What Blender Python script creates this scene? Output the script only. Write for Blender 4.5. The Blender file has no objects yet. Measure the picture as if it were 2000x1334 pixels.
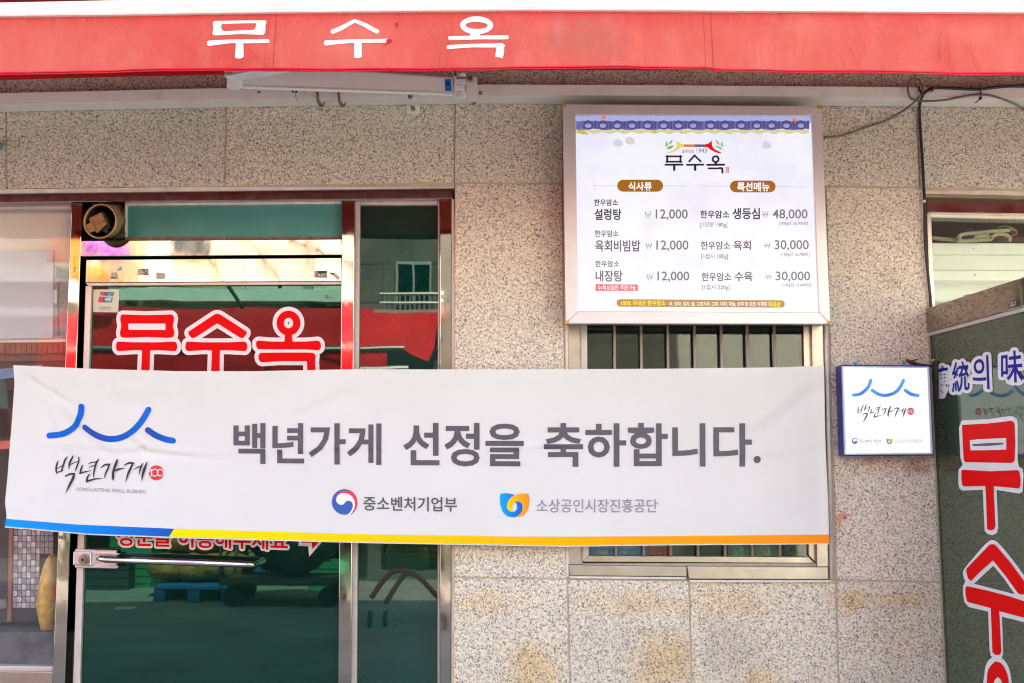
import bpy, bmesh, math, random
from mathutils import Vector, Matrix, noise
from mathutils.geometry import tessellate_polygon
random.seed(7)
SC = bpy.context.scene
COL = SC.collection
# ------------------------------------------------------------------ camera, sky, sun, exposure
F, CX, CY = 2000.0, 1000.0, 667.0           # focal length and centre in photo pixels
D, H, PITCH = 3.39, 1.45, math.atan(231/2000.0)
cam_d = bpy.data.cameras.new('camera'); cam_d.sensor_width = 36; cam_d.lens = 36.0*F/2000.0
cam_d.clip_start = .05; cam_d.clip_end = 400
cam = bpy.data.objects.new('camera', cam_d); COL.objects.link(cam)
cam.location = (0, -D, H); cam.rotation_euler = (math.pi/2+PITCH, 0, 0); SC.camera = cam

SUN_ELEV, SUN_AZ = math.radians(50), math.radians(14)   # sun stands behind the shop building
w = bpy.data.worlds.new('World'); SC.world = w; w.use_nodes = True
wn = w.node_tree.nodes; wl = w.node_tree.links
for n in list(wn): wn.remove(n)
sky = wn.new('ShaderNodeTexSky'); sky.sky_type = 'NISHITA'; sky.sun_disc = False
sky.sun_elevation = SUN_ELEV; sky.sun_rotation = SUN_AZ; sky.air_density = 1.2; sky.dust_density = 3.0
bg = wn.new('ShaderNodeBackground'); bg.inputs['Strength'].default_value = .15
wo = wn.new('ShaderNodeOutputWorld'); wl.new(sky.outputs[0], bg.inputs[0]); wl.new(bg.outputs[0], wo.inputs[0])
sd = bpy.data.lights.new('sun', 'SUN'); sd.energy = 4.4; sd.angle = math.radians(.5); sd.color = (1, .95, .86)
so = bpy.data.objects.new('sun', sd); COL.objects.link(so)
sdir = Vector((math.sin(SUN_AZ)*math.cos(SUN_ELEV), math.cos(SUN_AZ)*math.cos(SUN_ELEV), math.sin(SUN_ELEV)))
so.rotation_euler = sdir.to_track_quat('Z', 'Y').to_euler(); so.location = (0, 8, 12)
SC.view_settings.view_transform = 'Standard'; SC.view_settings.look = 'None'
EXPO = 2.55
SC.view_settings.exposure = EXPO; SC.view_settings.gamma = 1
SC.view_settings.use_curve_mapping = False
SC.render.engine = 'CYCLES'; SC.cycles.use_denoising = True
SC.cycles.filter_width = 1.15; SC.cycles.max_bounces = 8; SC.cycles.glossy_bounces = 5; SC.cycles.caustics_reflective = False

# ------------------------------------------------------------------ projection helpers
RT, FW, UP = Vector((1,0,0)), Vector((0, math.cos(PITCH), math.sin(PITCH))), Vector((0, -math.sin(PITCH), math.cos(PITCH)))
CAM = Vector((0, -D, H))
def ray(px, py): return FW*F + RT*(px-CX) + UP*(CY-py)
def P(px, py, y=0.0):                          # point of the plane y = const seen at a photo pixel
    d = ray(px, py); return CAM + d*((y+D)/d.y)
def PP(px, py, o, n):                          # the same on any plane
    d = ray(px, py); return CAM + d*((o-CAM).dot(n)/d.dot(n))
def RL(px, py, Y): return R(px, py+52, Y)
def R(px, py, Y):                              # what the shopfront mirrors at a pixel, Y metres out in the street
    p = P(px, py, Y); return Vector((p.x, -Y, p.z))

# ------------------------------------------------------------------ materials
def lin(c):
    if isinstance(c, (int, float)): c = (c, c, c)
    return tuple(((v/255)/12.92 if v/255 <= .04045 else ((v/255+.055)/1.055)**2.4) for v in c)
def newmat(name):
    m = bpy.data.materials.new(name); m.use_nodes = True
    nt = m.node_tree; b = nt.nodes['Principled BSDF']; return m, nt, b
def N(nt, t, **k):
    n = nt.nodes.new(t)
    for a, v in k.items():
        if a in n.inputs: n.inputs[a].default_value = v
        else: setattr(n, a, v)
    return n
def noise_n(nt, co, scale, detail=3, rough=.55, dist=0):
    n = nt.nodes.new('ShaderNodeTexNoise'); n.inputs['Scale'].default_value = scale
    n.inputs['Detail'].default_value = detail; n.inputs['Roughness'].default_value = rough
    n.inputs['Distortion'].default_value = dist; nt.links.new(co, n.inputs['Vector']); return n
def ramp(nt, src, stops, interp='LINEAR'):
    r = nt.nodes.new('ShaderNodeValToRGB'); r.color_ramp.interpolation = interp
    e = r.color_ramp.elements
    while len(e) < len(stops): e.new(.5)
    for i, (p, c) in enumerate(stops):
        e[i].position = p; e[i].color = (*c, 1) if len(c) == 3 else c
    nt.links.new(src, r.inputs[0]); return r
def mixc(nt, fac, a, b, mode='MIX'):
    m = nt.nodes.new('ShaderNodeMix'); m.data_type = 'RGBA'; m.blend_type = mode
    for i, v in ((0, fac), (6, a), (7, b)):
        if isinstance(v, bpy.types.NodeSocket): nt.links.new(v, m.inputs[i])
        elif i == 0: m.inputs[0].default_value = v
        else: m.inputs[i].default_value = (*v, 1)
    return m.outputs[2]
def pbr(name, col, rough=.5, metal=0, var=.1, vs=6, bump=0, bs=60, spec=.5, trans=0, coat=0, dirt=0, dirtcol=(.12,.09,.06), dscale=9, stretch=None, emit=0, rvar=.0):
    m, nt, b = newmat(name)
    tc = nt.nodes.new('ShaderNodeTexCoord'); co = tc.outputs['Object']
    if stretch:
        mp = nt.nodes.new('ShaderNodeMapping'); mp.inputs['Scale'].default_value = stretch
        nt.links.new(co, mp.inputs['Vector']); co = mp.outputs[0]
    c = None
    if var:
        n = noise_n(nt, co, vs, 5, .6)
        dk = tuple(v*(1-var) for v in col); lt = tuple(min(1, v*(1+var)) for v in col)
        c = ramp(nt, n.outputs[0], [(.3, dk), (.7, lt)]).outputs[0]
    if dirt:
        n2 = noise_n(nt, co, dscale, 8, .7, .4)
        f = ramp(nt, n2.outputs[0], [(.52, (0,0,0)), (.72, (dirt,)*3)]).outputs[0]
        c = mixc(nt, f, c if c else col, dirtcol)
    if c: nt.links.new(c, b.inputs['Base Color'])
    else: b.inputs['Base Color'].default_value = (*col, 1)
    b.inputs['Roughness'].default_value = rough; b.inputs['Metallic'].default_value = metal
    b.inputs['Specular IOR Level'].default_value = spec
    if rvar:
        n3 = noise_n(nt, co, vs*1.7, 6, .65)
        r3 = nt.nodes.new('ShaderNodeMapRange'); nt.links.new(n3.outputs[0], r3.inputs[0])
        r3.inputs[1].default_value = .35; r3.inputs[2].default_value = .7
        r3.inputs[3].default_value = rough; r3.inputs[4].default_value = rough+rvar
        nt.links.new(r3.outputs[0], b.inputs['Roughness'])
    if coat: b.inputs['Coat Weight'].default_value = coat
    if bump:
        nb = noise_n(nt, co, bs, 4, .55); bp = nt.nodes.new('ShaderNodeBump')
        bp.inputs['Strength'].default_value = 1; bp.inputs['Distance'].default_value = bump
        nt.links.new(nb.outputs[0], bp.inputs['Height']); nt.links.new(bp.outputs[0], b.inputs['Normal'])
    if trans:
        out = nt.nodes['Material Output']; tr = nt.nodes.new('ShaderNodeBsdfTranslucent'); mx = nt.nodes.new('ShaderNodeMixShader')
        tr.inputs[0].default_value = (*col, 1); mx.inputs[0].default_value = trans
        nt.links.new(b.outputs[0], mx.inputs[1]); nt.links.new(tr.outputs[0], mx.inputs[2]); nt.links.new(mx.outputs[0], out.inputs[0])
    if emit:
        b.inputs['Emission Color'].default_value = (*col, 1); b.inputs['Emission Strength'].default_value = emit
        b.inputs['Base Color'].default_value = (*[v*.12 for v in col], 1)
    return m
def granite(name, stains=()):
    m, nt, b = newmat(name)
    tc = nt.nodes.new('ShaderNodeTexCoord'); gm = nt.nodes.new('ShaderNodeNewGeometry'); co = gm.outputs['Position']
    wn_ = noise_n(nt, co, 180, 2, .6)
    wv_ = nt.nodes.new('ShaderNodeVectorMath'); wv_.operation = 'MULTIPLY_ADD'; wv_.inputs[1].default_value = (.008,.008,.008)
    nt.links.new(wn_.outputs['Color'], wv_.inputs[0]); nt.links.new(co, wv_.inputs[2])
    def cells(scale):
        v = nt.nodes.new('ShaderNodeTexVoronoi'); v.inputs['Scale'].default_value = scale; nt.links.new(wv_.outputs[0], v.inputs['Vector'])
        sp = nt.nodes.new('ShaderNodeSeparateColor'); nt.links.new(v.outputs['Color'], sp.inputs[0]); return sp.outputs[0]
    c = ramp(nt, cells(205), [(0, (.36,.345,.35)), (.13, (.49,.46,.435)), (.26, (.70,.645,.52)), (.50, (.84,.785,.64)), (.78, (.75,.675,.53)), (.92, (.90,.875,.78))], 'CONSTANT').outputs[0]
    soft = noise_n(nt, co, 120, 3, .6)
    c = mixc(nt, .5, c, ramp(nt, soft.outputs[0], [(.38, (.39,.37,.365)), (.46, (.68,.63,.52)), (.62, (.85,.80,.68))]).outputs[0])
    fine = noise_n(nt, co, 330, 2, .6)
    d = ramp(nt, cells(270), [(0, (.95,)*3), (.13, (.5,)*3), (.21, (0,)*3)], 'CONSTANT').outputs[0]
    c = mixc(nt, d, c, (.16,.15,.17))
    big = noise_n(nt, co, 2.2, 4, .6)
    c = mixc(nt, 1.0, c, ramp(nt, big.outputs[0], [(.3, (.96,.935,.87)), (.7, (1.08,1.06,1.0))]).outputs[0], 'MULTIPLY')
    oi = nt.nodes.new('ShaderNodeObjectInfo')
    c = mixc(nt, 1.0, c, ramp(nt, oi.outputs['Random'], [(0, (.93,.93,.94)), (1, (1.0,.985,.965))]).outputs[0], 'MULTIPLY')
    for (px, py, rx, rz, colr, amt) in stains:      # rust and damp marks with their own outline
        p = P(px, py, 0)
        mp = nt.nodes.new('ShaderNodeMapping'); mp.vector_type = 'POINT'
        mp.inputs['Scale'].default_value = (1/rx, 1, 1/rz); mp.inputs['Location'].default_value = (-p.x/rx, 0, -p.z/rz)
        nt.links.new(co, mp.inputs['Vector'])
        dn = noise_n(nt, co, 14, 5, .65)
        ln = nt.nodes.new('ShaderNodeVectorMath'); ln.operation = 'LENGTH'; nt.links.new(mp.outputs[0], ln.inputs[0])
        ad = nt.nodes.new('ShaderNodeMath'); ad.operation = 'MULTIPLY_ADD'; ad.inputs[1].default_value = 1.9
        nt.links.new(dn.outputs[0], ad.inputs[0]); nt.links.new(ln.outputs['Value'], ad.inputs[2])
        f = ramp(nt, ad.outputs[0], [(.62, (amt,)*3), (1.08, (0,)*3)])
        sc_ = nt.nodes.new('ShaderNodeMath'); sc_.operation = 'MULTIPLY'; sc_.inputs[1].default_value = .5
        nt.links.new(ad.outputs[0], sc_.inputs[0]); nt.links.new(sc_.outputs[0], f.inputs[0])
        c = mixc(nt, f.outputs[0], c, mixc(nt, 1.0, c, colr, 'MULTIPLY'))
    nt.links.new(c, b.inputs['Base Color'])
    b.inputs['Roughness'].default_value = .42; b.inputs['Specular IOR Level'].default_value = .4
    bp = nt.nodes.new('ShaderNodeBump'); bp.inputs['Distance'].default_value = .0006; bp.inputs['Strength'].default_value = .6
    nt.links.new(fine.outputs[0], bp.inputs['Height']); nt.links.new(bp.outputs[0], b.inputs['Normal'])
    return m
def glassfilm(name, base, tint, fac, rough=.02, wav=.0004, ws=3.0, transp=0.0, ttint=(1,1,1), grit=.0):
    """coated glass: its own film colour, what it mirrors, and (transp) what stands behind it"""
    m, nt, b = newmat(name); nt.nodes.remove(b)
    tc = nt.nodes.new('ShaderNodeTexCoord'); co = tc.outputs['Object']
    di = nt.nodes.new('ShaderNodeBsdfDiffuse')
    nn = noise_n(nt, co, 5, 5, .6)
    nt.links.new(ramp(nt, nn.outputs[0], [(.3, tuple(v*.88 for v in base)), (.7, tuple(v*1.12 for v in base))]).outputs[0], di.inputs[0])
    gl = nt.nodes.new('ShaderNodeBsdfGlossy'); gl.inputs['Color'].default_value = (*tint, 1)
    gl.inputs['Roughness'].default_value = rough
    nb = noise_n(nt, co, ws, 2, .5); bp = nt.nodes.new('ShaderNodeBump'); bp.inputs['Distance'].default_value = wav*10
    bp.inputs['Strength'].default_value = .35
    nt.links.new(nb.outputs[0], bp.inputs['Height']); nt.links.new(bp.outputs[0], gl.inputs['Normal'])
    body = di.outputs[0]
    if transp:
        tr = nt.nodes.new('ShaderNodeBsdfTransparent'); tr.inputs[0].default_value = (*ttint, 1)
        mx0 = nt.nodes.new('ShaderNodeMixShader'); mx0.inputs[0].default_value = transp
        nt.links.new(di.outputs[0], mx0.inputs[1]); nt.links.new(tr.outputs[0], mx0.inputs[2]); body = mx0.outputs[0]
    mx = nt.nodes.new('ShaderNodeMixShader'); mx.inputs[0].default_value = fac
    nt.links.new(body, mx.inputs[1]); nt.links.new(gl.outputs[0], mx.inputs[2])
    nt.links.new(mx.outputs[0], nt.nodes['Material Output'].inputs[0])
    return m
def gradmat(name, stops, rough=.5, emit=0):          # print whose ink runs from one colour to another
    m, nt, b = newmat(name); tc = nt.nodes.new('ShaderNodeTexCoord'); sx = nt.nodes.new('ShaderNodeSeparateXYZ')
    nt.links.new(tc.outputs['Generated'], sx.inputs[0])
    c = ramp(nt, sx.outputs[0], stops).outputs[0]
    if emit:
        nt.links.new(c, b.inputs['Emission Color']); b.inputs['Emission Strength'].default_value = emit; b.inputs['Base Color'].default_value = (.05,.05,.05,1)
    else: nt.links.new(c, b.inputs['Base Color'])
    b.inputs['Roughness'].default_value = rough; b.inputs['Specular IOR Level'].default_value = .15; return m

GLOW = .93/2**EXPO                                            # brightness of the lit sign faces
M = {}
M['steel'] = pbr('polished_steel', (.36,.325,.28), .03, 1, .05, 14, .0010, 3.2, dirt=.25, dirtcol=(.35,.25,.2), dscale=30, stretch=(1,1,.6), rvar=.05)
M['steel_hdr'] = pbr('brushed_steel', (.40,.35,.33), .08, 1, .06, 14, .0008, 4, dirt=.3, dirtcol=(.3,.2,.17), dscale=20, rvar=.1)
M['steel_dull'] = pbr('dull_steel', (.43,.385,.315), .30, 1, .1, 10, .0006, 8, dirt=.45, dirtcol=(.36,.25,.12), dscale=16, rvar=.12)
M['alu'] = pbr('aluminium', lin((205,196,186)), .45, .35, .08, 8, 0, dirt=.3, dirtcol=(.25,.2,.16), dscale=25)
M['alusign'] = pbr('sign_aluminium', lin((222,217,214)), .38, .25, .05, 8, .0002, 200, dirt=.12, dirtcol=(.4,.33,.28), dscale=22)
M['gap'] = pbr('dark_rubber', (.02,.018,.016), .7, var=.3)
M['seal'] = pbr('old_sealant', lin((222,216,202)), .7, var=.12, vs=18, bump=.002, bs=60, dirt=.25, dirtcol=(.22,.18,.13), dscale=30)
M['mortar'] = pbr('joint_mortar', lin((192,176,152)), .9, var=.2, vs=20, bump=.002, bs=120, dirt=.3, dirtcol=(.3,.24,.16))
M['granite'] = granite('granite')
ochre, damp = (.93,.74,.45), (.72,.70,.72)
M['granite_low'] = granite('granite_weathered', [
    (1040,1310,.11,.13,ochre,.75), (1295,1300,.13,.13,ochre,.75), (1660,1172,.09,.05,ochre,.7), (1760,1172,.16,.045,ochre,.6),
    (1420,1260,.16,.13,damp,.6), (945,1175,.16,.06,ochre,.45), (1230,1178,.19,.06,ochre,.5), (1420,1180,.20,.06,ochre,.5), (1490,1330,.09,.06,ochre,.6),
    (1770,1250,.18,.10,ochre,.25), (1190,1250,.20,.12,damp,.25)])
M['granite_pillar'] = granite('granite_handled', [(1740,540,.06,.05,(.82,.74,.64),.6), (1790,915,.05,.035,(.62,.53,.43),.9), (1700,900,.03,.02,(.7,.6,.5),.7),
    (1644,1010,.035,.012,(1.0,.5,.45),.8), (1636,1020,.02,.022,(1.0,.45,.4),.8), (1650,1004,.02,.006,(1.0,.5,.45),.8)])
M['doorglass'] = glassfilm('teal_door_glass', (.003,.014,.009), (.42,1,.76), .066, .012, .00012, 2.2)
M['sideglass'] = glassfilm('teal_side_glass', (.003,.034,.026), (.78,.95,.80), .070, .012, .00012, 2.5)
M['transomglass'] = glassfilm('teal_transom_film', (.06,.27,.24), (.4,.8,.7), .06, .22, .0001, 30)
M['leftglass'] = glassfilm('clear_shop_glass', (.5,.5,.5), (.9,.92,.92), .022, .02, .00010, 2, .96, (.95,.95,.94))
M['winglass'] = glassfilm('window_glass', (.03,.032,.03), (.92,.88,.78), .042, .03, .0001, 3, .93, (.75,.85,.8))
M['leafglass'] = glassfilm('green_film_glass', (.040,.056,.036), (.85,.98,.85), .17, .05, .0001, 3)
M['clearglass'] = glassfilm('clear_glass', (.4,.5,.45), (.6,.65,.6), .07, .02, .00005, 3, .95, (.96,.98,.94))
M['red'] = pbr('red_vinyl', lin((226,0,4)), .6, var=.02, spec=.12)
M['outline'] = pbr('white_vinyl', lin((226,224,228)), .4, var=.03)
M['navy'] = pbr('navy_vinyl', lin((30,28,140)), .5, var=.03, spec=.15)
M['black'] = pbr('black_plastic', (.018,.018,.018), .45, var=.2)
M['greycable'] = pbr('grey_cable', lin((118,104,86)), .55, var=.15)
M['white_paint'] = pbr('cream_white_paint', lin((244,238,228)), .32, var=.04, vs=5, dirt=.25, dirtcol=(.42,.30,.16), dscale=14)
M['armwhite'] = pbr('arm_enamel', lin((246,244,240)), .28, var=.03, vs=5, dirt=.1, dirtcol=(.4,.33,.25))
M['bolt'] = pbr('worn_bolt_metal', (.30,.27,.22), .4, .9, .2, 60)
M['rust'] = pbr('rusty_hook', (.26,.17,.07), .65, .3, .35, 60)
M['frontbar'] = pbr('front_bar_enamel', lin((246,240,232)), .4, var=.06, vs=30, stretch=(1,1,.05), dirt=.12, dirtcol=(.5,.4,.35))
M['yellowcap'] = pbr('yellow_corner_cap', lin((205,165,70)), .5, var=.1)
M['signblue'] = pbr('sign_blue_plastic', lin((25,55,160)), .3, var=.04)
M['pane_lit'] = pbr('lit_sign_face', lin((240,240,255)), .3, var=0, emit=GLOW)
M['small_lit'] = pbr('lit_small_sign_face', lin((250,252,255)), .3, var=0, emit=GLOW*1.05)
M['rim'] = pbr('clear_plastic_rim', lin((205,220,232)), .2, var=.02)
def ink(name, rgb, g=.9): 
    return pbr(name, lin(rgb), .4, var=0, emit=GLOW*g)
M['ink_dark'] = ink('backlit_black_ink', (34,22,34)); M['ink_grey'] = ink('backlit_grey_ink', (100,88,92))
M['ink_lgrey'] = ink('backlit_light_ink', (128,116,122)); M['ink_small'] = ink('backlit_small_ink', (96,90,120))
M['ink_brown'] = ink('backlit_brown_ink', (170,105,12)); M['ink_ochre'] = ink('backlit_ochre_ink', (192,142,70))
M['ink_white'] = ink('backlit_white_ink', (250,250,250), 1); M['ink_yellow'] = ink('backlit_yellow_ink', (250,238,20), 1)
M['ink_pink'] = ink('backlit_pink_ink', (246,92,112)); M['ink_red'] = ink('backlit_red_ink', (232,12,20))
M['ink_orange'] = ink('backlit_orange_ink', (250,135,20)); M['ink_straw'] = ink('backlit_straw_ink', (246,222,120))
M['ink_slate'] = ink('backlit_slate_ink', (104,98,116)); M['ink_green'] = ink('backlit_green_ink', (120,196,90))
M['ink_navy'] = ink('backlit_navy_ink', (60,56,130))
M['ink_roof'] = ink('backlit_roof_ink', (112,112,178)); M['ink_roof2'] = ink('backlit_pale_roof_ink', (178,186,236)); M['ink_roof3'] = ink('backlit_deep_roof_ink', (86,82,140))
M['ink_hem'] = ink('backlit_hem_ink', (226,220,168)); M['ink_stone'] = ink('backlit_stone_ink', (232,222,222)); M['ink_stone2'] = ink('backlit_blue_stone_ink', (212,228,240))
M['ink_sblue'] = gradmat('backlit_blue_fade', [(0, lin((80,170,242))), (.5, lin((40,130,225))), (1, lin((92,178,245)))], .4, GLOW*.95)
M['ink_blue'] = ink('backlit_blue_ink', (60,110,200)); M['ink_cyan'] = ink('backlit_cyan_ink', (50,160,235)); M['ink_amber'] = ink('backlit_amber_ink', (245,190,60))
M['ink_pale'] = ink('backlit_pale_ink', (160,160,174))
# banner inks (not lit)
M['b_text'] = pbr('banner_grey_ink', lin((82,80,88)), .5, var=.03); M['b_text2'] = pbr('banner_light_grey_ink', lin((146,142,158)), .5, var=.03)
M['b_black'] = pbr('banner_black_ink', lin((30,32,36)), .5, var=.05); M['b_small'] = pbr('banner_faint_ink', lin((150,144,164)), .5, var=.03)
M['b_seal'] = pbr('banner_seal_red', lin((206,52,58)), .5, var=.03); M['b_blue'] = pbr('banner_emblem_blue', lin((34,92,172)), .5, var=.03)
M['b_red'] = pbr('banner_emblem_red', lin((238,44,62)), .5, var=.03); M['b_white'] = pbr('banner_white_ink', lin((236,234,238)), .5, var=.02)
M['b_arc'] = gradmat('banner_blue_fade', [(0, lin((0,104,205))), (1, lin((0,98,200)))])
M['b_arc2'] = gradmat('banner_deep_blue_fade', [(0, lin((52,78,165))), (.35, lin((8,82,180))), (1, lin((0,108,208)))])
M['b_stripe1'] = gradmat('banner_stripe_blue', [(0, lin((0,150,240))), (.5, lin((0,132,225))), (1, lin((20,84,185)))])
M['b_stripe2'] = gradmat('banner_stripe_yellow', [(0, lin((250,226,0))), (.3, lin((252,210,0))), (.7, lin((255,168,0))), (1, lin((255,146,14)))])
M['b_tulip1'] = gradmat('banner_tulip_blue', [(0, lin((0,165,240))), (1, lin((10,95,205)))]); M['b_tulip2'] = gradmat('banner_tulip_orange', [(0, lin((250,205,10))), (1, lin((250,140,24)))])

# ------------------------------------------------------------------ object helpers
ORG = {}
def thing(name, label, cat, loc=(0,0,0), group=None):
    o = bpy.data.objects.new(name, None); COL.objects.link(o); o.location = loc; o.empty_display_size = .1
    o['label'] = label; o['category'] = cat
    if group: o['group'] = group
    ORG[o.name] = Vector(loc); return o
def tag(o, label=None, cat=None, group=None, kind=None):
    for k, v in (('label', label), ('category', cat), ('group', group), ('kind', kind)):
        if v: o[k] = v
    return o
class MB:
    def __init__(s): s.v = []; s.f = []
    def add(s, vs, fs):
        k = len(s.v); s.v += [Vector(p) for p in vs]; s.f += [tuple(i+k for i in f) for f in fs]; return s
    def hexa(s, a, b):                     # a: 4 front corners, b: 4 back corners (TL TR BR BL)
        return s.add(list(a)+list(b), [(3,2,1,0), (4,5,6,7), (0,1,5,4), (1,2,6,5), (2,3,7,6), (3,0,4,7)])
    def prism(s, q, y, t):                 # pixel quad with its front on y, t deep
        f = [P(px, py, y) for px, py in q]; return s.hexa(f, [p+Vector((0,t,0)) for p in f])
    def box(s, x0, x1, y0, y1, z0, z1):
        return s.hexa([(x0,y0,z1),(x1,y0,z1),(x1,y0,z0),(x0,y0,z0)], [(x0,y1,z1),(x1,y1,z1),(x1,y1,z0),(x0,y1,z0)])
    def tube(s, pts, r, n=10, caps=True, flat=1.0):
        pts = [Vector(p) for p in pts]; rings = []
        rr = r if isinstance(r, (list, tuple)) else [r]*len(pts)
        T = (pts[1]-pts[0]).normalized(); A = T.orthogonal().normalized()
        for i, p in enumerate(pts):
            t = (pts[min(i+1, len(pts)-1)]-pts[max(i-1, 0)])
            t = t.normalized() if t.length > 1e-9 else T
            A = (A - t*A.dot(t)); A = A.normalized() if A.length > 1e-6 else t.orthogonal().normalized()
            B = t.cross(A); rings.append([p + (A*math.cos(2*math.pi*k/n)+B*math.sin(2*math.pi*k/n)*flat)*rr[i] for k in range(n)])
        vs = [v for r_ in rings for v in r_]; fs = []
        for i in range(len(rings)-1):
            for k in range(n): fs.append((i*n+k, i*n+(k+1)%n, (i+1)*n+(k+1)%n, (i+1)*n+k))
        if caps: fs += [tuple(reversed(range(n))), tuple(range((len(rings)-1)*n, len(rings)*n))]
        return s.add(vs, fs)
    def sphere(s, c, r, nu=12, nv=8, sq=(1,1,1)):
        vs = []; fs = []; c = Vector(c)
        for j in range(nv+1):
            th = math.pi*j/nv
            for i in range(nu): ph = 2*math.pi*i/nu; vs.append(c+Vector((r*math.sin(th)*math.cos(ph)*sq[0], r*math.sin(th)*math.sin(ph)*sq[1], r*math.cos(th)*sq[2])))
        for j in range(nv):
            for i in range(nu): fs.append((j*nu+i, (j+1)*nu+i, (j+1)*nu+(i+1)%nu, j*nu+(i+1)%nu))
        return s.add(vs, fs)
    def obj(s, name, mat, parent=None, bevel=0, smooth=False, loc=None, seg=2, fix=True):
        o0 = ORG[parent.name] if parent else Vector(loc if loc else (0,0,0))
        me = bpy.data.meshes.new(name); me.from_pydata([tuple(v-o0) for v in s.v], [], s.f)
        if bevel or fix:
            bm = bmesh.new(); bm.from_mesh(me)
            if fix: bmesh.ops.remove_doubles(bm, verts=bm.verts, dist=1e-6); bmesh.ops.recalc_face_normals(bm, faces=bm.faces)
            if bevel:
                es = [e for e in bm.edges if len(e.link_faces) == 2 and e.calc_face_angle(0) > .5]
                bmesh.ops.bevel(bm, geom=es, offset=bevel, segments=seg, profile=.5, affect='EDGES', clamp_overlap=True)
            bm.to_mesh(me); bm.free()
        if smooth:
            for p in me.polygons: p.use_smooth = True
        me.materials.append(mat if not isinstance(mat, str) else M[mat])
        o = bpy.data.objects.new(name, me); COL.objects.link(o)
        if parent: o.parent = parent
        else: o.location = o0
        ORG[o.name] = o0; return o
def cr(pts, n=6):                          # smooth curve through points
    pts = [Vector(p) for p in pts]; out = []
    for i in range(len(pts)-1):
        p0, p1, p2, p3 = pts[max(i-1,0)], pts[i], pts[i+1], pts[min(i+2, len(pts)-1)]
        for k in range(n):
            t = k/n; out.append(.5*((2*p1)+(p2-p0)*t+(2*p0-5*p1+4*p2-p3)*t*t+(3*p1-p0-3*p2+p3)*t**3))
    return out+[pts[-1]]
def interp(pl, x):                         # y of a polyline at x
    if x <= pl[0][0]: a, b = pl[0], pl[1]
    elif x >= pl[-1][0]: a, b = pl[-2], pl[-1]
    else:
        for a, b in zip(pl, pl[1:]):
            if a[0] <= x <= b[0]: break
    return a[1]+(b[1]-a[1])*(x-a[0])/(b[0]-a[0])
def ext(xt, yt, xb, yb, y): return xt+(xb-xt)*(y-yt)/(yb-yt)
GND = 1740
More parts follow.
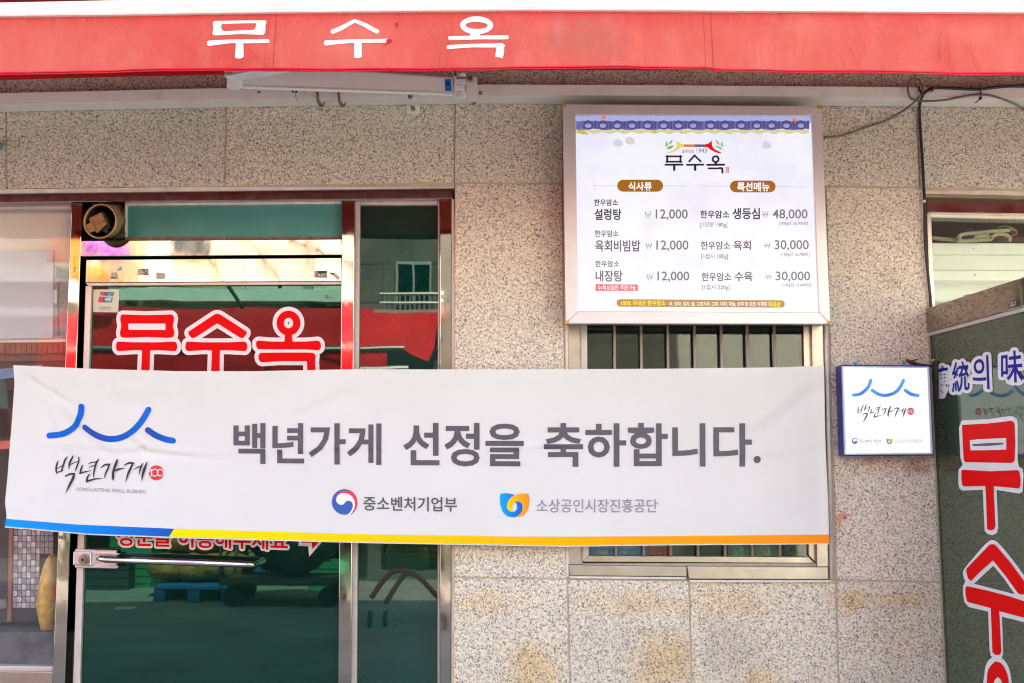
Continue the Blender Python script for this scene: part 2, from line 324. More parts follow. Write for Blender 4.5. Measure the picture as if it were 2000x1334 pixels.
# ------------------------------------------------------------------ print engine: flat shapes in photo pixels laid on a surface
TXT = {}
def text2d(body, off=0.0, res=3):
    k = (body, off)
    if k not in TXT:
        c = bpy.data.curves.new('lettering', 'FONT'); c.body = body; c.size = 1; c.offset = off; c.resolution_u = res; c.fill_mode = 'FRONT'
        o = bpy.data.objects.new('lettering', c); me = bpy.data.meshes.new_from_object(o)
        vs = [(v.co.x, v.co.y) for v in me.vertices]; fs = [tuple(p.vertices) for p in me.polygons]
        bpy.data.objects.remove(o); bpy.data.meshes.remove(me); bpy.data.curves.remove(c)
        x0 = min(v[0] for v in vs); x1 = max(v[0] for v in vs); y0 = min(v[1] for v in vs); y1 = max(v[1] for v in vs)
        TXT[k] = ([((v[0]-x0)/(x1-x0), (y1-v[1])/(y1-y0)) for v in vs], fs)
    return TXT[k]
class Print:
    """collects shapes in pixel space; surf(px, py, lift) gives the world point"""
    def __init__(s, surf, base=.0006): s.surf = surf; s.lift = base; s.v = []; s.f = []; s.step = .00002; s.cut = None
    def _add(s, pts, fs):
        k = len(s.v); s.v += [(p[0], p[1], s.lift) for p in pts]; s.f += [tuple(i+k for i in f) for f in fs]; s.lift += s.step
    def poly(s, pts):
        t = tessellate_polygon([[Vector((p[0], p[1], 0)) for p in pts]]); s._add(pts, t); return s
    def smooth(s, pts, n=5):
        q = cr([(p[0], p[1], 0) for p in list(pts)+[pts[0]]], n)[:-1]; return s.poly([(p.x, p.y) for p in q])
    def disc(s, cx, cy, rx, ry=None, n=40):
        ry = ry or rx; s._add([(cx+rx*math.cos(2*math.pi*i/n), cy+ry*math.sin(2*math.pi*i/n)) for i in range(n)], [tuple(range(n))]); return s
    def ring(s, cx, cy, rx, ry, w, n=40):     # centre line radii
        a = [(cx+(rx+w/2)*math.cos(2*math.pi*i/n), cy+(ry+w/2)*math.sin(2*math.pi*i/n)) for i in range(n)]
        b = [(cx+(rx-w/2)*math.cos(2*math.pi*i/n), cy+(ry-w/2)*math.sin(2*math.pi*i/n)) for i in range(n)]
        s._add(a+b, [(i, (i+1)%n, n+(i+1)%n, n+i) for i in range(n)]); return s
    def stroke(s, pts, w, cap='round', extra=0, smooth=0):
        ws = list(w) if isinstance(w, (list, tuple)) else [w]*len(pts)
        P3 = [(p[0], p[1], q) for p, q in zip(pts, ws)]
        if smooth: P3 = [tuple(v) for v in cr(P3, smooth)]
        n = len(P3); L = []; Rr = []
        for i, (x, y, ww) in enumerate(P3):
            a = P3[max(i-1,0)]; b = P3[min(i+1,n-1)]
            d1 = Vector((x-a[0], y-a[1])); d2 = Vector((b[0]-x, b[1]-y))
            if d1.length < 1e-6: d1 = d2
            if d2.length < 1e-6: d2 = d1
            d1.normalize(); d2.normalize(); t = (d1+d2)
            if t.length < 1e-3: t = d1.copy()
            t.normalize(); nn = Vector((-t.y, t.x)); m = min(1/max(.35, nn.dot(Vector((-d1.y, d1.x)))), 1.9)
            h = (max(ww, .02)/2+extra); L.append((x+nn.x*h*m, y+nn.y*h*m)); Rr.append((x-nn.x*h*m, y-nn.y*h*m))
        if extra and cap != 'round':
            d = Vector((P3[0][0]-P3[1][0], P3[0][1]-P3[1][1])).normalized()*extra
            L[0] = (L[0][0]+d.x, L[0][1]+d.y); Rr[0] = (Rr[0][0]+d.x, Rr[0][1]+d.y)
            d = Vector((P3[-1][0]-P3[-2][0], P3[-1][1]-P3[-2][1])).normalized()*extra
            L[-1] = (L[-1][0]+d.x, L[-1][1]+d.y); Rr[-1] = (Rr[-1][0]+d.x, Rr[-1][1]+d.y)
        s._add(L+Rr, [(i, i+1, n+i+1, n+i) for i in range(n-1)])
        if cap == 'round':
            for (x, y, ww) in (P3[0], P3[-1]): 
                if ww/2+extra > .4: s.disc(x, y, ww/2+extra, n=14)
        return s
    def text(s, body, quad, off=0.0):
        if len(quad) == 4 and not isinstance(quad[0], (tuple, list)):
            x0, y0, x1, y1 = quad; quad = ((x0,y0),(x1,y0),(x1,y1),(x0,y1))
        vs, fs = text2d(body, off); a, b, c, d = quad; out = []
        for u, v in vs:
            out.append(((a[0]*(1-u)+b[0]*u)*(1-v)+(d[0]*(1-u)+c[0]*u)*v, (a[1]*(1-u)+b[1]*u)*(1-v)+(d[1]*(1-u)+c[1]*u)*v))
        s._add(out, fs); return s
    def rpoly(s, pts, r=2.5, n=4):
        out = []; m = len(pts)
        for i in range(m):
            a, b, c = Vector(pts[i-1]), Vector(pts[i]), Vector(pts[(i+1) % m]); u = (a-b); v = (c-b); q = min(r, u.length*.45, v.length*.45)
            p0 = b+u.normalized()*q; p1 = b+v.normalized()*q
            for k in range(n+1): t = k/n; w_ = p0*(1-t)**2+b*2*t*(1-t)+p1*t*t; out.append((w_.x, w_.y))
        return s.poly(out)
    def halo_of(s, o, r, n=24):
        for i in range(n+1):
            dx, dy = (r*math.cos(2*math.pi*i/n), r*math.sin(2*math.pi*i/n)) if i < n else (0, 0); k = len(s.v)
            s.v += [(p[0]+dx, p[1]+dy, s.lift) for p in o.v]; s.f += [tuple(q+k for q in f) for f in o.f]; s.lift += s.step
        return s
    def halo(s, body, quad, r, off=0.0, n=14):
        for i in range(n):
            dx, dy = r*math.cos(2*math.pi*i/n), r*math.sin(2*math.pi*i/n)
            s.text(body, tuple((q[0]+dx, q[1]+dy) for q in quad), off)
        s.text(body, quad, off); return s
    def obj(s, name, mat, parent, grid=0, clipx=None):
        bm = bmesh.new(); vv = [bm.verts.new((p[0], p[1], p[2]*1e4)) for p in s.v]
        for f in s.f:
            try: bm.faces.new([vv[i] for i in f])
            except ValueError: pass
        if clipx is not None:
            bmesh.ops.bisect_plane(bm, geom=bm.verts[:]+bm.edges[:]+bm.faces[:], plane_co=(clipx,0,0), plane_no=(-1,0,0), clear_outer=True)
        if grid:
            for ax in (0, 1):
                lo = min(v.co[ax] for v in bm.verts); hi = max(v.co[ax] for v in bm.verts); k = math.floor(lo/grid)+1
                while k*grid < hi:
                    co = [0,0,0]; no = [0,0,0]; co[ax] = k*grid; no[ax] = 1
                    bmesh.ops.bisect_plane(bm, geom=bm.verts[:]+bm.edges[:]+bm.faces[:], plane_co=co, plane_no=no); k += 1
        o0 = ORG[parent.name]
        for v in bm.verts: v.co = s.surf(v.co.x, v.co.y, v.co.z*1e-4)-o0
        me = bpy.data.meshes.new(name); bm.to_mesh(me); bm.free()
        me.materials.append(mat if not isinstance(mat, str) else M[mat])
        o = bpy.data.objects.new(name, me); COL.objects.link(o); o.parent = parent; ORG[o.name] = o0; return o
def on_y(y): return lambda px, py, l: P(px, py, y-l)
def crop(x0, y0, k): return lambda x, y: (x0+x/k, y0+y/k)
def cq(T, x0, y0, x1, y1): a = T(x0,y0); b = T(x1,y1); return (a[0], a[1], b[0], b[1])

# ------------------------------------------------------------------ street
g = MB().box(-40, 40, -40, 12, -.3, 0).obj('street', pbr('worn_concrete', (.25,.24,.215), .8, var=.25, vs=1.2, bump=.004, bs=30, dirt=.5, dirtcol=(.12,.115,.10), dscale=2))
tag(g, kind='structure')
# ------------------------------------------------------------------ the shop building with its granite cladding
bld = thing('shop_building', 'shop building front clad in speckled beige granite slabs', 'building', (0, .3, 0))
xl, xr = -4.6, 4.6
mo = MB()
pw0 = P(1135, 640, 0).x; pw1 = P(1600, 640, 0).x; zw0 = P(1300, 1100, 0).z; zw1 = P(1300, 560, 0).z
ds1 = P(884, 900, 0).x; rd0 = P(1830, 900, 0).x; ztop = P(500, 365, 0).z; zr = P(1900, 372, 0).z
mo.box(xl, ds1, .0035, .2, ztop, 9.0); mo.box(ds1+.001, pw0, .0035, .2, 0, 9.0); mo.box(pw0+.001, pw1-.001, .0035, .2, 0, zw0-.001); mo.box(pw0+.001, pw1-.001, .0035, .2, zw1, 9.0)
mo.box(pw1, rd0, .0035, .2, 0, 9.0); mo.box(rd0+.001, xr, .0035, .2, zr, 9.0); mo.box(2.7, xr, .0035, .2, 0, zr-.001)
mo.obj('mortar', 'mortar', bld)
body = MB().box(xl, xr, .201, 6, 8.9, 9.02).box(xl, xl+.15, .201, 6, 0, 8.899).box(xr-.15, xr, .201, 6, 0, 8.899).box(xl+.151, xr-.151, 5.85, 6, 0, 8.899)
body.box(.05, .15, .201, 5.8, 0, 8.899).box(.151, xr-.151, .201, 5.8, 2.78, 2.86)
body.obj('inner_wall', pbr('inner_plaster', (.32,.31,.27), .8, var=.1), bld)
JW = 1.5
def slab(q, mat='granite', y=0):
    a, b, c, d = q; j = JW
    q = ((a[0]+j, a[1]+j), (b[0]-j, b[1]+j), (c[0]-j, c[1]-j), (d[0]+j, d[1]-j))
    return MB().prism(q, y+random.uniform(-.0008, .0008), .042).obj('granite_slab', mat, bld, bevel=.0022)
ROWA = [(-700,380),(0,370),(440,364),(887,356.5),(1100,358),(1613,363),(1802,366),(2500,376)]
def rowy(x): return interp(ROWA, x)
TOPY = -40
cols_top = [(-700,-690),(-320,-312),(10,13),(443,439),(889,887),(1098,1101),(1588,1605),(1787,1797),(2190,2208),(2600,2620)]
for i in range(len(cols_top)-1):
    (a0, a1), (b0, b1) = cols_top[i], cols_top[i+1]
    ta = lambda p, q: p+(p-q)*(170+0)/(rowy(q)-170)*0
    slab(((a0-(a1-a0)*.6, TOPY), (b0-(b1-b0)*.6, TOPY), (b1, rowy(b1)), (a1, rowy(a1))))
    slab(((a0-(a1-a0)*1.6, TOPY-330), (b0-(b1-b0)*1.6, TOPY-330), (b0-(b1-b0)*.6, TOPY-1), (a0-(a1-a0)*.6, TOPY-1)))
# beside the barred window
slab(((888,357),(1099,358.5),(1108,1131),(886,1128)))
slab(((1612,363.5),(1802,366.5),(1838,1137),(1633,1134)), 'granite_pillar')
slab(((1101,358.5),(1611,363.5),(1614,560),(1104,560)))
low = [(886,1128,885,1440),(1108,1131,1116,1440),(1346,1133,1353,1440),(1633,1135,1642,1440),(1838,1138,1851,1440)]
for (a, ay, a2, _), (b, by, b2, _2) in zip(low, low[1:]):
    slab(((a,ay),(b,by),(b2,1440),(a2,1440)), 'granite_low')
    slab(((a2,1441),(b2,1441),(b2+(b2-b),GND),(a2+(a2-a),GND)), 'granite_low')

# ------------------------------------------------------------------ left shopfront: posts, beams, fixed panes
sf = thing('steel_shopfront', 'polished steel shopfront frame with fixed panes left of the granite pillar', 'shopfront', (-1.2, .05, 0))
S = 'steel'
MB().prism(((-700,379),(886,358.5),(886,367),(-700,386)), .004, .09).obj('sealant_strip', 'seal', sf)
MB().prism(((-700,386),(884,367.5),(884,388),(-700,402)), .012, .12).obj('header', 'steel_hdr', sf, bevel=.002)
def vpost(xt0, xt1, yt, xb0, xb1, yb, y, t, name, mat, bevel=.002, parent=None):
    q = ((xt0,yt),(xt1,yt),(ext(xt1,yt,xb1,yb,GND),GND),(ext(xt0,yt,xb0,yb,GND),GND))
    return MB().prism(q, y, t).obj(name, mat, parent or sf, bevel=bevel)
vpost(140,161,396, 103,127,1312, .020, .11, 'post', S)
vpost(668,693,388.6, 660.5,685.5,1334, .020, .11, 'post', S)
vpost(859,882,388.6, 859.5,881,1334, .016, .11, 'post', S)
vpost(882.3,887,389, 881.5,886.5,1334, .010, .11, 'edge_trim', 'alu', .001)
MB().prism(((157,470),(668,467),(667.5,498),(155.5,501)), .016, .09).obj('beam', S, sf, bevel=.002)
# side pane and its inner aluminium frame
vpost(693.6,703,389, 686,696.2,1334, .045, .06, 'pane_frame', 'alu', .0015)
vpost(859-3.6,859-.4,389, 854.7,859,1334, .045, .06, 'pane_frame', 'alu', .0012)
MB().prism(((703.3,390.5),(855.1,390.5),(855.1,400.5),(703.3,400.5)), .046, .06).obj('pane_frame', 'alu', sf, bevel=.0015)
MB().prism(((703.5,401),(855.2,401),(ext(855,401,854.5,1334,GND),GND),(ext(703.5,401,696.5,1334,GND),GND)), .062, .008).obj('side_pane', 'sideglass', sf)
MB().prism(((702,399),(856.5,399),(ext(856,401,855.5,1334,GND),GND),(ext(702,401,695,1334,GND),GND)), .072, .008).obj('pane_backing', 'gap', sf)
# transom over the door
MB().prism(((246,401),(668,397.5),(667.5,466.5),(246,468)), .060, .008).obj('transom_pane', 'transomglass', sf)
MB().prism(((245,394.5),(667,389.5),(667,397.4),(245,401.4)), .040, .03).obj('sealant_strip', 'seal', sf, bevel=.001)
MB().prism(((244,463.5),(667,463),(667,467),(244,469.5)), .045, .02).obj('sealant_strip', pbr('dirty_sealant', (.22,.13,.11), .7, var=.4, vs=40), sf)
MB().prism(((244,398),(248,398),(248,468),(244,468)), .050, .02).obj('sealant_strip', 'seal', sf)
MB().prism(((161.4,396),(243.6,396),(243.6,469),(158,469)), .100, .01).obj('vent_panel', pbr('sooty_board', (.03,.025,.02), .7, var=.5, vs=20), sf)
# left pane
MB().prism(((-700,404),(139.5,397.5),(139.3,401.5),(-700,407)), .040, .05).obj('pane_frame', pbr('grey_green_alloy', lin((150,146,126)), .4, .3, .1), sf, bevel=.001)
MB().prism(((-700,407.4),(139.2,402),(139,407.5),(-700,411.5)), .050, .05).obj('pane_frame', 'alu', sf, bevel=.001)
lf = [P(-700,412,.050), P(138.6,408,.050), P(103.5,1303,.070), P(-700,1292,.070)]       # the pane leans out a little at its top
MB().hexa(lf, [p+Vector((0,.006,0)) for p in lf]).obj('left_pane', 'leftglass', sf)
MB().prism(((-700,1291),(103.6,1302),(103.2,1312),(-700,1303)), .040, .05).obj('pane_frame', 'alu', sf, bevel=.002)
MB().prism(((-700,1303.5),(102.8,1312.4),(ext(140,396,103,1312,GND)-.4,GND),(-700,GND)), .024, .08).obj('kick_plate', 'steel_dull', sf, bevel=.002)
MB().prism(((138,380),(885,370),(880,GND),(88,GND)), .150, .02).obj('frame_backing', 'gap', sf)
# small worn stickers on the steel
def sticker(parent, q, y, mat, name='sticker'):
    return MB().prism(q, y-.0008, .0007).obj(name, mat, parent)
M['stk_grey'] = pbr('torn_sticker_grey', lin((176,168,160)), .6, var=.25, vs=120)
M['stk_black'] = pbr('sticker_black', (.015,.013,.014), .5, var=.1); M['stk_white'] = pbr('sticker_print', lin((232,228,222)), .5, var=.05)

# ------------------------------------------------------------------ glass door
door = thing('glass_door', 'teal glass shop door with red lettering and a steel pull bar', 'door', (-1.0, .05, 0))
MB().prism(((168.5,507),(667,503.2),(667,549.6),(167,552)), .024, .045).obj('top_rail', S, door, bevel=.002)
MB().prism(((167,552.4),(667,550),(667,555.4),(172,558)), .030, .04).obj('top_rail', 'alu', door, bevel=.001)
vpost(167,178.5,558.4, 142.5,156,1334, .032, .04, 'stile', 'alu', .0015, door)
MB().prism(((179,558.5),(667.2,556),(ext(667,556,661,1334,GND),GND),(ext(179,558,157,1334,GND),GND)), .045, .008).obj('door_pane', 'doorglass', door)
yD = .045
O = 7.8
L1 = Print(on_y(yD), .0016); L1.rpoly([(236.5,614),(287,615.5),(338,614),(340.5,623),(337.5,637),(341,650),(339,658.5),(330,660),(287,658.3),(245,660),(235.5,658.5),(234,650),(237,637),(234.5,623)], 4)
L1.rpoly([(229,667),(262,668.5),(310,668.5),(342,667),(345.5,671),(346.5,680),(343,686),(310,684),(293.3,684.2),(292,735),(275,735),(277.5,684.2),(262,684),(230,686),(226.5,681),(227,671)], 3.4)
L2 = Print(on_y(yD), .0016); L2.rpoly([(424.5,612.6),(430,614),(482.5,648),(481,654),(474,661),(468,659),(424.5,631.5),(381,659.5),(375,661),(368.5,654),(367.5,648),(419,614)], 3.4)
L2.rpoly([(365,667),(396,668.5),(446,668.5),(479,667),(482.5,671),(483.5,680),(480,686),(446,684),(429.5,684.2),(429,735),(412,735),(413.8,684.2),(396,684),(366,686),(362,681),(362.5,671)], 3.4)
L3 = Print(on_y(yD), .0016); L3.ring(563.5,631, 16.2, 17.2, 14.2); L3.rpoly([(503,665),(530,667),(556,667.2),(556.5,648),(570.5,648),(571,667.2),(598,667),(622,665),(626,669),(627.5,679),(623,684.5),(598,682.5),(540,682.5),(504,682),(500.5,677),(500,669)], 3.2)
L3.rpoly([(508,689),(545,688.5),(600,688.5),(612,689),(617,694),(615.5,705),(617,735),(600.5,735),(599.5,705.5),(545,705.5),(510,708),(505.5,703),(504.5,694)], 3.6)
hole = Print(on_y(yD), .0021).rpoly([(251,632),(323,632),(323,644.2),(251,644.2)], 1.5)
for L_ in (L1, L2, L3):
    Print(on_y(yD), .0004).halo_of(L_, O).obj('letter_outline', 'outline', door); L_.obj('lettering', 'red', door)
hole.obj('lettering', 'outline', door)
# inner hole of mu stays the white of the outline
# the line under the banner
Tq = ((228,1026),(562,1040),(562,1075),(228,1066))
line = '정문을 이용해주세요'
q1 = Print(on_y(yD), .0004); q1.halo(line, Tq, 4.0, .02, 12)
q1.poly([(566,1050),(640,1046),(604,1087),(602,1067),(583,1066),(583,1056)])
q1.obj('letter_outline', 'outline', door)
q2 = Print(on_y(yD), .0014); q2.text(line, Tq, .02); q2.poly([(590,1052),(630,1050),(610,1073),(609,1060),(590,1060)]); q2.obj('lettering', 'red', door)
# handle
hd = MB().prism(((147,1072),(227,1075),(227,1111),(146,1109)), .018, .014).obj('lock_plate', pbr('satin_aluminium', (.62,.60,.60), .3, .9, .04), door, bevel=.002)
MB().prism(((143,1077),(178,1078),(178,1105),(142,1104)), .004, .015).obj('lock_plate', hd.data.materials[0], door, bevel=.003)
MB().prism(((184,1079),(232,1081),(232,1084),(184,1083)), .008, .012).obj('lock_plate', hd.data.materials[0], door, bevel=.001)
MB().prism(((184,1104),(231,1105),(229,1110),(184,1109)), .008, .012).obj('lock_plate', hd.data.materials[0], door, bevel=.001)
for r_, y0, y1, nm in ((.0175,-.004,.004,'lock_rosette'), (.011,-.010,-.004,'lock_cylinder'), (.005,-.0125,-.010,'keyhole')):
    c = P(164,1093,.0); MB().tube([(c.x,y0,c.z),(c.x,y1,c.z)], r_, 24).obj(nm, 'gap' if nm == 'keyhole' else 'bolt', door, bevel=.0008 if nm != 'keyhole' else 0, smooth=False)
ha = [P(193,1090,.016), P(194,1090.5,-.005), P(198,1091.5,-.022), P(206,1092.5,-.028)]
hb = [P(484,1102.5,-.028), P(492,1103,-.024), P(496,1103.3,-.010), P(497,1103.4,.044)]
MB().tube(cr(ha, 4), .0098, 16).obj('handle_end', pbr('brass_steel', (.55,.50,.36), .18, 1, .1), door, smooth=True)
MB().tube([P(205,1092.5,-.028), P(485,1102.5,-.028)], .0108, 18).obj('pull_bar', pbr('pull_bar_steel', (.72,.66,.60), .16, 1, .06, 30), door, smooth=True)
MB().tube(cr(hb, 5), .0108, 16).obj('handle_end', bpy.data.materials['brass_steel'], door, smooth=True)
# payment card sticker
T5 = crop(130, 380, 5.56)
st = MB().prism((T5(290,1030),T5(572,1030),T5(560,1280),T5(284,1276)), yD-.0012, .001).obj('card_sticker', pbr('card_sticker_paper', lin((196,200,180)), .3, var=.06), door, bevel=.0004)
ys = yD-.0012
Print(on_y(ys), .0003).poly([T5(368,1056),T5(406,1056),T5(380,1172),T5(338,1172)]).obj('sticker_print', pbr('card_red', lin((214,30,40)), .35), st)
Print(on_y(ys), .0003).poly([T5(406.5,1056),T5(458,1056),T5(430,1172),T5(380.5,1172)]).obj('sticker_print', pbr('card_slate', lin((70,78,110)), .35), st)
Print(on_y(ys), .0003).poly([T5(458.5,1056),T5(520,1056),T5(492,1172),T5(430.5,1172)]).obj('sticker_print', pbr('card_teal', lin((20,142,140)), .35), st)
Print(on_y(ys), .0006).text('UnionPay', (T5(362,1088),T5(508,1100),T5(502,1128),T5(356,1116)), .02).text('银联', (T5(418,1122),T5(486,1122),T5(480,1154),T5(410,1154)), .02).obj('sticker_lettering', 'outline', st)
Print(on_y(ys), .0006).text('仅受理信用卡', cq(T5,358,1217,486,1238), .01).text('Credit Card Only', cq(T5,356,1244,486,1258), .01).obj('sticker_lettering', M['b_text'], st)
# stickers on the top rail
yR = .024
s1 = sticker(door, ((614.5,529),(638.5,529),(638.5,542.5),(614,542)), yR, 'stk_black')
Print(on_y(yR-.0008), .0003).text('010', (615.5,530,621,533.5), .02).text('3146-0172', (615.5,533.8,638,539.2), .02).text('------------', (616,540.3,636,541.2), .0).obj('sticker_lettering', 'stk_white', s1)
sticker(door, ((643,533),(655,533),(664,542),(660,547),(650,547),(641,540))[:4], yR, 'stk_grey')
s2 = sticker(door, ((270,525),(290,525),(290,537.5),(268,537)), yR, 'stk_grey')
pp = Print(on_y(yR-.0008), .0003)
for k in range(26):
    x, y = random.uniform(277,290), random.uniform(525.5,537); pp.poly([(x,y),(x+random.uniform(1,3),y+.4),(x+random.uniform(.5,2),y+1.6),(x-.3,y+1.2)])
pp.obj('sticker_print', 'stk_black', s2)
sticker(door, ((217,532),(228,532),(232,545),(215,545)), yR, 'stk_grey'); sticker(door, ((228,526),(237,520),(238,528),(229,529)), yR, pbr('torn_blue_sticker', lin((110,170,190)), .5, var=.3, vs=150))
sticker(door, ((305,532),(322,533),(322,545),(305,544.5)), yR, 'stk_grey')
pp = Print(on_y(yR-.0008), .0001)
for k in range(7): x = random.uniform(217,226); pp.poly([(x,541),(x+1.6,540.6),(x+1.2,543.6),(x,543.4)])
pp.poly([(643,531),(653,534),(650,537.5),(647,535.5)]); pp.obj('sticker_print', 'stk_black', door)
pp = Print(on_y(yD), .0004).text('현금\n결제가능', (635,576,646,583), .01); pp.obj('small_lettering', M['stk_black'], door)
for (x0,y0,x1,y1,yy) in ((113,1046,129,1053,.02),(143,501+20,148,532,.02)):
    sticker(sf, ((x0,y0),(x1,y0),(x1-1,y1),(x0,y1)), yy, 'stk_grey')
pp = Print(on_y(.02), .0003)
for k in range(14):
    y = 500+k*1.7; x = 145+random.uniform(-2,2); pp.poly([(x,y),(x+random.uniform(1,2.4),y+.3),(x+1.2,y+1.3),(x,y+1)])
pp.obj('sticker_print', 'stk_black', sf)
pp = Print(on_y(.02), .0012)
for k in range(4): pp.text('ㅁㅂㅎ', (114+k*.2, 1046.5+k*1.6, 128, 1047.8+k*1.6), .02)
pp.obj('sticker_print', 'stk_black', sf)

# ------------------------------------------------------------------ vent pipe stuck through the corner over the door
vp = thing('exhaust_pipe', 'rusty round exhaust pipe end holding a burnt brown motor block, over the door corner', 'exhaust pipe', tuple(P(205,432,.06)))
c0 = P(196, 432, -.055); c1 = P(222, 431, .098)
R0 = .0585
def pipe_shell(c0, c1, ro, ri, n=36, back=True):
    m = MB(); vs = []; ax = (c1-c0)
    for c, r in ((c0,ro),(c1,ro),(c0,ri),(c0+ax*.95,ri)):
        vs += [c+Vector((r*.93*math.cos(2*math.pi*k/n), 0, r*math.sin(2*math.pi*k/n))) for k in range(n)]
    fs = []
    for k in range(n):
        k2 = (k+1) % n; fs += [(k,k2,n+k2,n+k), (2*n+k,3*n+k,3*n+k2,2*n+k2), (k,2*n+k,2*n+k2,k2)]
    if back: fs.append(tuple(3*n+k for k in range(n)))
    return m.add(vs, fs)
pipe_shell(c0, c1, R0, R0-.003).obj('pipe', pbr('rusty_pipe', lin((150,132,92)), .55, .4, .3, 30, .002, 60, dirt=.8, dirtcol=(.10,.055,.03), dscale=40), vp, smooth=True)
pipe_shell(c0+Vector((0,-.003,0)), c0+Vector((.001,.004,0)), R0+.001, R0-.004, back=False).obj('rim', pbr('pipe_rim', lin((176,146,92)), .4, .6, .2, 40), vp, smooth=True)
m = MB().hexa([P(171,427,-.052),P(198,414,-.056),P(210,437,-.056),P(188,457,-.052)], [P(177,424,.02),P(204,412,.02),P(214,434,.02),P(195,456,.02)])
m.obj('motor_block', pbr('burnt_block', lin((150,112,72)), .6, .1, .35, 45, .003, 60, dirt=.8, dirtcol=(.05,.03,.02), dscale=50), vp, bevel=.006, seg=3)
MB().hexa([P(166,440,-.058),P(180,433,-.058),P(188,450,-.058),P(174,456,-.058)], [P(169,438,-.03),P(183,431,-.03),P(190,448,-.03),P(177,453,-.03)]).obj('terminal_lug', bpy.data.materials['burnt_block'], vp, bevel=.003)
pipe_shell(c0+Vector((0,.004,0)), c1-Vector((0,.006,0)), R0-.0035, R0-.0055).obj('lining', pbr('sooty_lining', (.018,.014,.01), .35, var=.5, vs=40), vp, smooth=True)
MB().tube(cr([P(190,444,-.038),P(193,430,-.04),P(200,417,-.03),P(204,401,.02)],4), .0016, 6).obj('wire', 'black', vp, smooth=True)
MB().tube(cr([P(205,418,.0),P(211,437,-.03),P(215,444,-.03),P(221,444,-.02)],4), .0016, 6).obj('wire', 'rust', vp, smooth=True)
fb = MB()
for k in range(9):
    a = 2*math.pi*k/9; cc = c1+Vector((0,-.02,0))
    fb.add([cc+Vector((.012*math.cos(a),0,.012*math.sin(a))), cc+Vector((.05*math.cos(a-.2),-.004,.05*math.sin(a-.2))), cc+Vector((.052*math.cos(a+.25),.006,.052*math.sin(a+.25)))], [(0,1,2)])
fb.obj('fan_blade', pbr('sooty_blade', (.04,.04,.045), .25, .8, .3), vp, fix=False)
fl = MB(); pts = [(222,398),(236,402),(243,412),(240,424),(246,432),(241,445),(246,458),(238,466),(224,466)]
fl.add([P(x,y,.02+.02*math.sin(i*2.1)) for i, (x,y) in enumerate(pts)]+[P(226,400+i*8,.055) for i in range(9)], [(i,i+1,9+i+1,9+i) for i in range(8)])
fl.obj('foam_sealant', pbr('dirty_foam', lin((120,98,80)), .9, var=.4, vs=60, bump=.006, bs=80), vp)

# ------------------------------------------------------------------ barred window
win = thing('barred_window', 'small steel window with seven vertical security bars under the lit menu board', 'window', tuple(P(1365,1128,.03)))
yW = -.004
MB().prism(((1104,632-90),(1109,632-90),(1111,1127),(1106,1127)), -.006, .05).obj('flange', 'seal', win, bevel=.001)
MB().prism(((1109.4,545),(1131.5,545),(1134,1103),(1110.5,1103)), yW, .06).obj('side_frame', 'steel_dull', win, bevel=.0015)
MB().prism(((1110,1103.4),(1341,1106.5),(1342,1127),(1113,1125)), -.010, .07).obj('sill', 'steel_dull', win, bevel=.003)
MB().prism(((1341.4,1105.5),(1618,1107.5),(1619,1132.5),(1345.5,1131.5)), -.013, .07).obj('sill', 'steel_dull', win, bevel=.003)
MB().prism(((1112,1125.4),(1340,1127.6),(1338,1131.5),(1113,1129.6)), -.012, .05).obj('sealant_strip', 'seal', win, bevel=.001)
MB().prism(((1346,1133),(1625,1133.5),(1624,1137.5),(1350,1137.5)), -.016, .05).obj('sealant_strip', 'seal', win, bevel=.001)
MB().prism(((1583,545),(1608.5,545),(1619.5,1107),(1596,1107)), yW, .06).obj('side_frame', 'steel_dull', win, bevel=.0015)
MB().tube([P(1611,545,-.01), P(1618,860,-.012), P(1625,1130,-.012)], .0065, 12).obj('sealant_strip', 'seal', win, smooth=True)
# sash
MB().prism(((1132,550),(1146,550),(1150,1085),(1135,1100)), .012, .04).obj('sash_frame', 'alu', win, bevel=.0015)
MB().prism(((1566.5,550),(1581,550),(1594,1100),(1579.5,1085)), .012, .04).obj('sash_frame', 'steel_dull', win, bevel=.0015)
MB().prism(((1150.3,1085),(1579.2,1088),(1591,1100),(1137,1097.5)), .011, .04).obj('sash_frame', 'steel_dull', win, bevel=.0015)
MB().prism(((1133,1098),(1596,1100.5),(1596,1106),(1133,1103)), .05, .03).obj('sash_gap', 'gap', win)
for xt, xb in ((1200,1203),(1252,1257.5),(1304,1310),(1356,1363.5),(1408.6,1416.5),(1459,1470),(1512,1524)):
    MB().tube([P(ext(xt,640,xb,1085,560),560,.000), P(xb,1087.5,.000)], .0048, 14).obj('security_bar', pbr('bar_steel', (.74,.58,.47), .34, .55, .05, 20) if 'bar_steel' not in bpy.data.materials else bpy.data.materials['bar_steel'], win, smooth=True)
MB().prism(((1143,548),(1570,548),(1582,1090),(1147,1088)), .024, .004).obj('window_pane', 'winglass', win)
